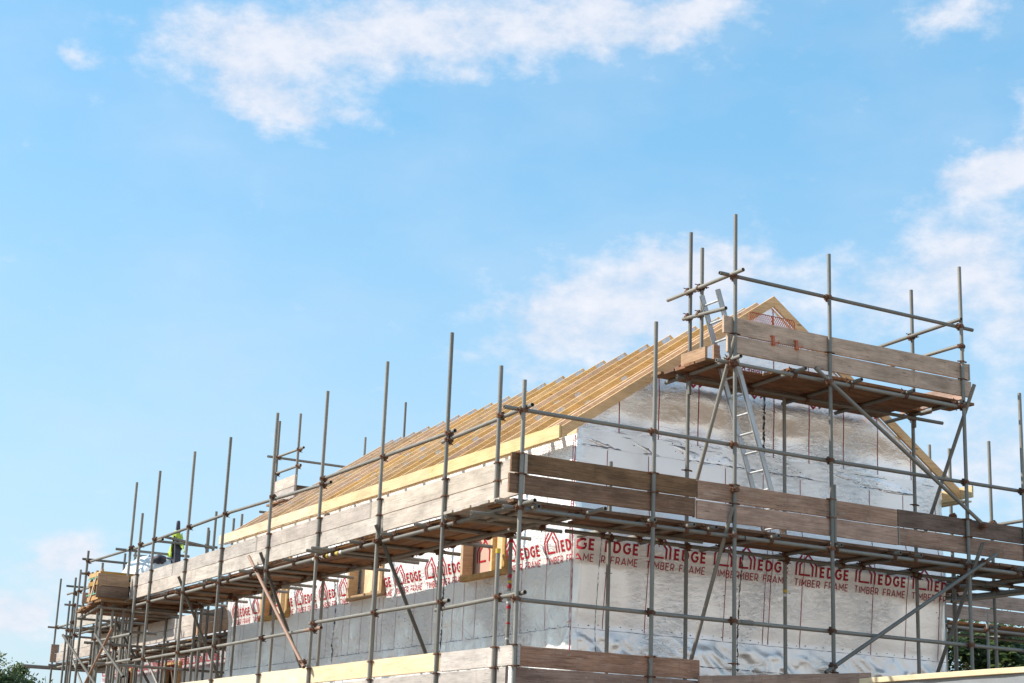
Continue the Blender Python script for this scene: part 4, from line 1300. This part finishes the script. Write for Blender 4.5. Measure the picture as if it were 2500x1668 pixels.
thing('tool_bag', 'small dark blue bag lying on top of the white wrapped bale', 'bag', (.5, 15.7, 5.86), me=from_bm('tool_bag', bm, M['dark_cloth'], True))

# ---- coat with hi-vis vest hung on a post
coat = thing('hanging_coat', 'dark coat and neon yellow vest hung on a post above the far toe boards', 'coat', (.95, 16.05, 5.85))
bm = bmesh.new()
prof = [(0, .032, .03), (-.03, .042, .04), (-.20, .055, .05), (-.45, .085, .07), (-.75, .115, .08), (-.95, .12, .08)]
n = 16
rows = []
for k in range(25):
    t = k/24*(len(prof)-1); i = min(int(t), len(prof)-2); f = t-i
    z = prof[i][0]*(1-f)+prof[i+1][0]*f; a = prof[i][1]*(1-f)+prof[i+1][1]*f; b = prof[i][2]*(1-f)+prof[i+1][2]*f
    row = []
    for j in range(n):
        an = 2*math.pi*j/n
        fold = 1+.22*math.sin(an*4+z*3)*min(1, -z*2+.1)
        row.append(bm.verts.new((b*math.cos(an)*fold, a*math.sin(an)*fold+.06*z, z)))
    rows.append(row)
for k in range(24):
    for j in range(n): bm.faces.new((rows[k][j], rows[k+1][j], rows[k+1][(j+1) % n], rows[k][(j+1) % n]))
bm.faces.new(rows[0]); bm.faces.new(list(reversed(rows[-1])))
link('coat_body', from_bm('coat_body', bm, M['dark_cloth'], True), coat, Matrix.Translation((.93, 16.0, 6.74)))
bm = bmesh.new()
rows = []
for k in range(14):
    z = -.27-k*.037
    row = []
    for j in range(14):
        an = math.pi*(.55+1.5*j/13) + .06*math.sin(k*.7)
        rr_ = 1.12+.25*k/13+.2*math.sin(an*3+k*.5)
        row.append(bm.verts.new((.085*rr_*math.cos(an), (.075+.0022*k*k/1.6)*rr_*math.sin(an)+.06*z, z+.05*math.sin(an*2+k*.3))))
    rows.append(row)
for k in range(13):
    for j in range(13):
        if (4 <= j <= 8 and k > 2) or (k > 9 and j > 9): continue
        bm.faces.new((rows[k][j], rows[k+1][j], rows[k+1][j+1], rows[k][j+1]))
vm = from_bm('hi_vis_vest', bm, M['hivis'], True)
vo = link('hi_vis_vest', vm, coat, Matrix.Translation((.93, 16.0, 6.76)))
md = vo.modifiers.new('thick', 'SOLIDIFY'); md.thickness = .012

# ---- raised walkway and its toe boards towards the next house
hw = thing('scaffold', 'high scaffold walkway with sunlit toe boards and open sky under it', 'scaffold', (1.2, 22, 0))
simple_std(hw, 1.2, 24.75, 6.40, (6.0, 5.72, 5.3, 5.1, 4.95)); simple_std(hw, 1.2, 24.35, 6.56, (6.03, 4.97)); simple_std(hw, 1.2, 25.1, 5.85, (5.12, 4.9)); simple_std(hw, 1.2, 22.2, 5.9, (5.0,)); simple_std(hw, 1.2, 20.0, 6.1, (5.0,)); 
for y in (24.5, 22.2, 20.0): simple_std(hw, 2.2, y, 6.2, (5.0,))
tube(hw, 'guardrail', (1.25, 25.6, 6.06), (1.25, 19.0, 6.05)); tube(hw, 'ledger', (1.25, 25.3, 4.97), (1.25, 18.6, 5.02)); tube(hw, 'ledger', (2.15, 25.0, 4.97), (2.15, 18.6, 5.02))
tube(hw, 'guardrail', (1.0, 24.8, 6.18), (2.4, 24.8, 6.18)); tube(hw, 'guardrail', (1.0, 24.8, 5.72), (2.4, 24.8, 5.72)); tube(hw, 'transom', (1.0, 24.7, 4.95), (2.4, 24.7, 4.95))
for (y0, y1, z) in ((24.5, 21.2, 5.14), (21.19, 18.8, 5.13), (24.45, 21.6, 5.385), (21.58, 18.8, 5.37)):
    board(hw, 'toe_board', (1.24, y1, z), (1.24, y0, z), 'grey_wood')
for x in (1.3, 1.54, 1.78, 2.02): flat_board(hw, 'deck_board', (x, 18.7, 5.09), (x, 24.5, 5.09), side=(1, 0, 0))
for y in (19.2, 20.4, 21.6, 22.8, 24.0): tube(hw, 'transom', (1.1, y, 5.03), (2.4, y, 5.03))

# ---- second house and its scaffold, stepped down the slope
h2 = thing('timber_frame_house', 'second foil wrapped timber frame house far left behind a maze of tubes', 'house', (3.4, 20, 0))
A2 = 3.40
def w2(u, z): return .03*sstep(4.3, 4.55, z)+.012*nz(u*.9, z, 41)+.006*nz(u*3, z*3, 42)
W2 = [(17.6, 18.6, 3.2, 4.3), (22.6, 23.7, 3.2, 4.35), (26.5, 27.5, 3.2, 4.35)]
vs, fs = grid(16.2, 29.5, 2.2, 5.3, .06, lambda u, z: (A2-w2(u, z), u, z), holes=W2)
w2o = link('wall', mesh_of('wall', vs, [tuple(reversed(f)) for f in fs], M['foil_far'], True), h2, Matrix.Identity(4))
bm = bmesh.new(); bm_box(bm, (5.9, 22.9, 1.1), (4.9, 13.2, 2.2)); bm_box(bm, (6.2, 16.22, 3.7), (5.5, .05, 3.0)); bm_box(bm, (6.2, 29.4, 3.7), (5.5, .05, 3.0)); bm_box(bm, (6.1, 22.8, 5.28), (5.2, 13.0, .05)); bm_box(bm, (5.2, 22.9, 3.7), (.05, 13.0, 3.0))
link('wall', from_bm('wall', bm, M['dark_wood']), h2, Matrix.Identity(4))
me2 = print_mesh([-29.4+1.08*i for i in range(12)], 4.30, -29.4, -16.3, lambda r_, z, d: (A2-w2(-r_, z)-d-.004, -r_, z))
link('printed_lettering', me2, w2o, Matrix.Identity(4))
for (a, b, c, d) in W2:
    bm = bmesh.new()
    bm_box(bm, (A2, (a+b)/2, c-.03), (.16, b-a+.1, .07)); bm_box(bm, (A2, a-.02, (c+d)/2), (.14, .06, d-c)); bm_box(bm, (A2, b+.02, (c+d)/2), (.14, .06, d-c)); bm_box(bm, (A2, (a+b)/2, d+.02), (.14, b-a+.1, .06))
    link('window', from_bm('window', bm, M['frame_wood']), h2, Matrix.Identity(4))
s2 = thing('scaffold', 'lower stepped scaffold round the second house at the far left edge', 'scaffold', (1.8, 22, 0))
for (y, zt) in ((28.65, 6.78), (26.9, 5.9), (24.9, 6.0), (22.9, 5.7), (21.0, 5.9), (19.0, 5.8), (17.0, 5.6), (15.4, 5.4)):
    simple_std(s2, 1.8, y, zt, (5.48, 4.42))
for y in (28.6, 26.6, 24.6, 22.6, 20.6, 18.8, 17.0, 15.9): simple_std(s2, 2.85, y, 4.75 if y < 28 else 5.6, (4.42,))
tube(s2, 'guardrail', (1.85, 28.9, 5.48), (1.85, 24.0, 5.48)); tube(s2, 'guardrail', (1.6, 28.7, 5.47), (3.3, 28.7, 5.47)); tube(s2, 'guardrail', (1.85, 23.9, 5.48), (1.85, 15.2, 5.48))
for x in (1.85, 2.8): tube(s2, 'ledger', (x, 28.9, 4.40), (x, 22.0, 4.40)); tube(s2, 'ledger', (x, 21.98, 4.40), (x, 14.9, 4.40))
tube(s2, 'ledger', (1.15, 28.75, 4.38), (4.6, 28.75, 4.38)); tube(s2, 'ledger', (.95, 28.3, 4.40), (4.6, 28.3, 4.40))
for (y0, y1) in ((28.35, 24.6), (24.59, 20.7), (20.69, 17.0), (16.99, 14.9)):
    board(s2, 'toe_board', (1.84, y1, 4.545), (1.84, y0, 4.545), 'grey_wood' if y0 > 20 else 'old_wood'); board(s2, 'toe_board', (1.845, y1, 4.785), (1.845, y0-.3, 4.785), 'grey_wood' if y0 > 17 else 'old_wood')
board(s2, 'toe_board', (1.72, 28.6, 4.545), (1.9, 28.6, 4.545), 'red_wood'); board(s2, 'toe_board', (1.72, 28.6, 4.785), (1.93, 28.6, 4.785), 'red_wood')
for x in (1.88, 2.12, 2.36, 2.60, 2.84):
    for (y0, y1) in ((14.95, 18.8), (18.82, 22.6), (22.62, 28.6)): flat_board(s2, 'deck_board', (x, y0, 4.50), (x, y1, 4.50), side=(1, 0, 0))
y = 15.2
while y < 28.6:
    tube(s2, 'transom', (1.62, y, 4.452), (3.3, y, 4.452)); y += rnd.uniform(.8, 1.3)
# lower lift of the second scaffold
for x in (1.85, 2.8): tube(s2, 'ledger', (x, 28.9, 3.0), (x, 22.0, 3.0)); tube(s2, 'ledger', (x, 21.98, 3.4), (x, 14.9, 3.4))
tube(s2, 'brace', (1.74, 20.5, 4.5), (1.74, 17.3, 2.6)); tube(s2, 'brace', (1.74, 26.5, 4.6), (1.74, 23.4, 2.8))

# ---- far ridge platform behind the roof
fp = thing('scaffold_platform', 'distant apex platform showing over the far left end of the roof trusses', 'scaffold platform', (4, 15.5, 7))
for (x, y, zt) in ((2.9, 15.85, 9.08), (2.93, 14.75, 9.05), (5.75, 15.7, 9.88), (4.9, 15.85, 9.0)):
    simple_std(fp, x, y, zt, (8.3, 7.95) if x < 3 else ())
tube(fp, 'guardrail', (2.70, 15.9, 8.30), (7.2, 15.95, 8.30)); tube(fp, 'guardrail', (2.95, 14.5, 8.30), (2.91, 16.0, 8.31)); tube(fp, 'guardrail', (2.95, 14.6, 7.95), (2.9, 16.0, 7.95))
for z in (7.27, 7.51): board(fp, 'toe_board', (2.85, 15.75, z), (6.9, 15.75, z), 'dark_wood'); board(fp, 'toe_board', (2.86, 14.6, z), (2.86, 15.7, z), 'grey_wood')
for y in (14.7, 14.94, 15.18, 15.42): flat_board(fp, 'deck_board', (2.66, y, 7.21), (6.9, y, 7.21), side=(0, 1, 0))
tube(fp, 'ledger', (2.6, 15.85, 7.1), (7.2, 15.85, 7.1)); tube(fp, 'ledger', (2.6, 14.75, 7.1), (7.2, 14.75, 7.1))

# ---- rear gable scaffold posts whose tops show beyond the eaves
rg = thing('scaffold', 'row of far scaffold posts rising behind the left end of the roof fascia', 'scaffold', (1.5, 16, 0))
for (x, y, zt) in ((1.65, 15.8, 6.99), (1.51, 15.8, 6.64), (2.04, 15.8, 6.89), (2.21, 15.8, 7.0), (1.9, 16.9, 6.75)):
    simple_std(rg, x, y, zt, (6.26,) if x < 1.6 else (), XA, (0, 1, 0))
tube(rg, 'guardrail', (.45, 15.85, 6.26), (1.75, 15.85, 6.26)); tube(rg, 'ledger', (.3, 15.85, 4.9), (8.5, 15.85, 4.9))

# ---- right hand scaffold (beyond the far eaves) and neighbour's scaffold
rs = thing('scaffold', 'far posts and a pale rail of the scaffold along the hidden right eaves', 'scaffold', (9.6, 5, 0))
for (x, y, zt) in ((9.35, 1.80, 7.22), (9.38, 2.70, 7.25), (9.75, 3.55, 7.5), (9.4, 6.0, 7.3), (9.4, 9.0, 7.3), (8.45, 1.72, 5.3)):
    simple_std(rs, x, y, zt, (5.93, 4.9))
tube(rs, 'guardrail', (9.40, 2.3, 5.90), (9.40, -.3, 5.90)); tube(rs, 'ledger', (9.4, -.3, 4.86), (9.4, 6, 4.86)); tube(rs, 'ledger', (8.5, .3, 4.86), (8.5, 6, 4.86)); tube(rs, 'ledger', (7.9, 1.2, 4.55), (9.9, 1.0, 4.90))
for x in (8.55, 8.79, 9.03, 9.27): flat_board(rs, 'deck_board', (x, 1.6, 4.97), (x, 5.5, 4.97), side=(1, 0, 0))
for y in (1.9, 2.9, 4.1, 5.2): tube(rs, 'transom', (8.3, y, 4.91), (9.7, y, 4.91))
tube(rs, 'brace', (9.30, 1.2, 3.2), (9.30, -1.0, 4.0))
nsf = thing('scaffold', 'neighbouring scaffold beyond the right end of the foil wall, green trees below it', 'scaffold', (14, 6, 0))
for z in (4.905, 5.165): board(nsf, 'toe_board', (10.9, 5.2, z), (16.4, 5.2, z), 'old_wood')
for y in (5.3, 5.54, 5.78, 6.02): flat_board(nsf, 'deck_board', (10.9, y, 4.86), (16.4, y, 4.86), side=(0, 1, 0))
tube(nsf, 'ledger', (10.8, 5.25, 4.76), (16.5, 5.25, 4.76)); tube(nsf, 'ledger', (10.8, 6.2, 4.76), (16.5, 6.2, 4.76)); tube(nsf, 'ledger', (10.8, 5.25, 3.3), (16.5, 5.25, 3.3))
for x in (11.4, 12.6, 13.9, 15.2): tube(nsf, 'transom', (x, 4.95, 4.81), (x, 6.6, 4.81))
for (x, y, zt) in ((11.55, 5.2, 5.2), (12.55, 5.2, 5.1), (14.3, 5.2, 6.2), (16, 5.2, 6.2), (13.3, 8.0, 6.3), (13.75, 8.0, 6.3), (11.6, 6.2, 4.9)): simple_std(nsf, x, y, zt, (4.76,), XA, YA)
tube(nsf, 'brace', (12.0, 5.1, 3.0), (14.6, 5.1, 4.6))

# ---- foreground wall panel
fwp = thing('wall_panel', 'grey membrane covered wall panel with a sawn timber top plate at the bottom right', 'wall panel', (4.0, -2.7, 0))
p0, p1 = Vector((4.04, -1.38, 0)), Vector((3.93, -5.2, 0))
vs, fs = [], []
NN, MM = 120, 60
dv = (p1-p0); nv = Vector((-dv.y, dv.x, 0)).normalized()
if nv.x > 0: nv = -nv
for j in range(MM+1):
    for i in range(NN+1):
        q_ = p0+dv*(i/NN); z = .02+3.02*j/MM
        o_ = .010*nz(i*.09, z*2, 51)+.016*ridge(i*.05+z, z*1.5, 52)
        q_ = q_+nv*(.04+o_)
        vs.append((q_.x, q_.y, z))
for j in range(MM):
    for i in range(NN):
        a = j*(NN+1)+i; fs.append((a, a+1, a+NN+2, a+NN+1))
link('membrane', mesh_of('membrane', vs, fs, M['grey_membrane'], True), fwp, Matrix.Identity(4))
bm = bmesh.new(); L = dv.length
bm_box(bm, (0, 0, 0), (.14, L, 3.0))
mid_ = (p0+p1)/2
link('core', from_bm('core', bm, M['grey_membrane']), fwp, Matrix.Translation((mid_.x+.045, mid_.y, 1.52)) @ Matrix.Rotation(math.atan2(dv.y, dv.x)+math.pi/2, 4, 'Z'))
board(fwp, 'top_plate', (4.03, -1.36, 3.03), (3.92, -5.2, 3.05), 'fascia', h=.062, t_=.15)

# ================================================================== TREES
def leaf_mat(name, c0, c1):
    m_, t, p = mat(name)
    rn = t.node('ShaderNodeObjectInfo').outputs['Random']
    g_ = t.node('ShaderNodeNewGeometry')
    n_ = t.noise(t.node('ShaderNodeTexCoord').outputs['Object'], 0.9, 3)
    r_ = t.node('ShaderNodeAttribute', attribute_name='leafv').outputs['Fac']
    c = t.mix(t.math('ADD', t.math('MULTIPLY', r_, .7), t.math('MULTIPLY', n_, .3)), c0, c1)
    t.l.new(c, p.inputs['Base Color'])
    p.inputs['Roughness'].default_value = .55
    tr = t.node('ShaderNodeBsdfTranslucent', {'Color': c})
    mx = t.node('ShaderNodeMixShader', {0: .3, 1: p.outputs[0], 2: tr.outputs[0]})
    t.l.new(mx.outputs[0], t.n['Material Output'].inputs['Surface'])
    return m_
M['leaf'] = leaf_mat('leaf', (0.018, 0.035, 0.008), (0.12, 0.16, 0.025))


def tree(label, base, height, crown_r, nclump, nleaf, ls, seed, group=None, squash=.8):
    r_ = random.Random(seed)
    t_ = thing('tree', label, 'tree', base, group)
    bm = bmesh.new()
    bx, by, bz = base
    zc = height-crown_r*squash
    bm_cyl(bm, (0, 0, 0), (0, 0, zc), crown_r*.09, crown_r*.05, 10)
    for k in range(9):
        a = r_.uniform(0, 6.28); q_ = Vector((math.cos(a), math.sin(a), r_.uniform(.2, .9)))*crown_r*.75
        bm_cyl(bm, (0, 0, zc*r_.uniform(.6, .95)), (q_.x, q_.y, zc+q_.z*.6), crown_r*.035, crown_r*.008, 6)
    link('trunk', from_bm('trunk', bm, M['bark']), t_, Matrix.Translation(base))
    vs_, fs_, vals = [], [], []
    for c in range(nclump):
        while True:
            q_ = Vector((r_.uniform(-1, 1), r_.uniform(-1, 1), r_.uniform(-.9, 1)))
            if .45 < q_.length < 1: break
        ctr = Vector((q_.x*crown_r, q_.y*crown_r, q_.z*crown_r*squash+zc))
        cr_ = crown_r*r_.uniform(.10, .24)
        cv = r_.random()
        for k in range(nleaf):
            d_ = Vector((r_.gauss(0, 1), r_.gauss(0, 1), r_.gauss(0, .8)))*cr_*.6
            p_ = ctr+d_
            a = Vector((r_.gauss(0, 1), r_.gauss(0, 1), r_.gauss(0, 1))).normalized()
            b = a.orthogonal().normalized()
            s_ = ls*r_.uniform(.6, 1.3)
            i0 = len(vs_)
            vs_ += [tuple(p_-a*s_), tuple(p_+b*s_*.45), tuple(p_+a*s_), tuple(p_-b*s_*.45)]
            fs_.append((i0, i0+1, i0+2, i0+3)); vals.append(min(1, max(0, cv*.6+r_.random()*.5-.05)))
    me = mesh_of('crown', vs_, fs_, M['leaf'])
    at = me.attributes.new('leafv', 'FLOAT', 'FACE')
    for i, v in enumerate(vals): at.data[i].value = v
    link('crown', me, t_, Matrix.Translation(base))
    return t_


tree('leafy green tree in the bottom left corner of the view', (3.7, 45.0, 0), 5.75, 1.95, 110, 130, .085, 1)
tree('green treetop glimpsed low between the far left scaffold posts', (8.9, 46.0, 0), 4.75, 1.7, 80, 90, .09, 2)
tree('darker green tree seen under the scaffold right of the gable wall', (37.0, 30.5, 0), 8.7, 3.6, 130, 130, .16, 3)
tree('lighter green tree seen under the scaffold at the right edge', (41.5, 31.0, 0), 8.8, 4.0, 130, 130, .16, 4)
tree('dark tree filling the gap just beside the right end of the foil gable', (33.5, 34.0, 0), 8.2, 3.4, 130, 120, .16, 5)
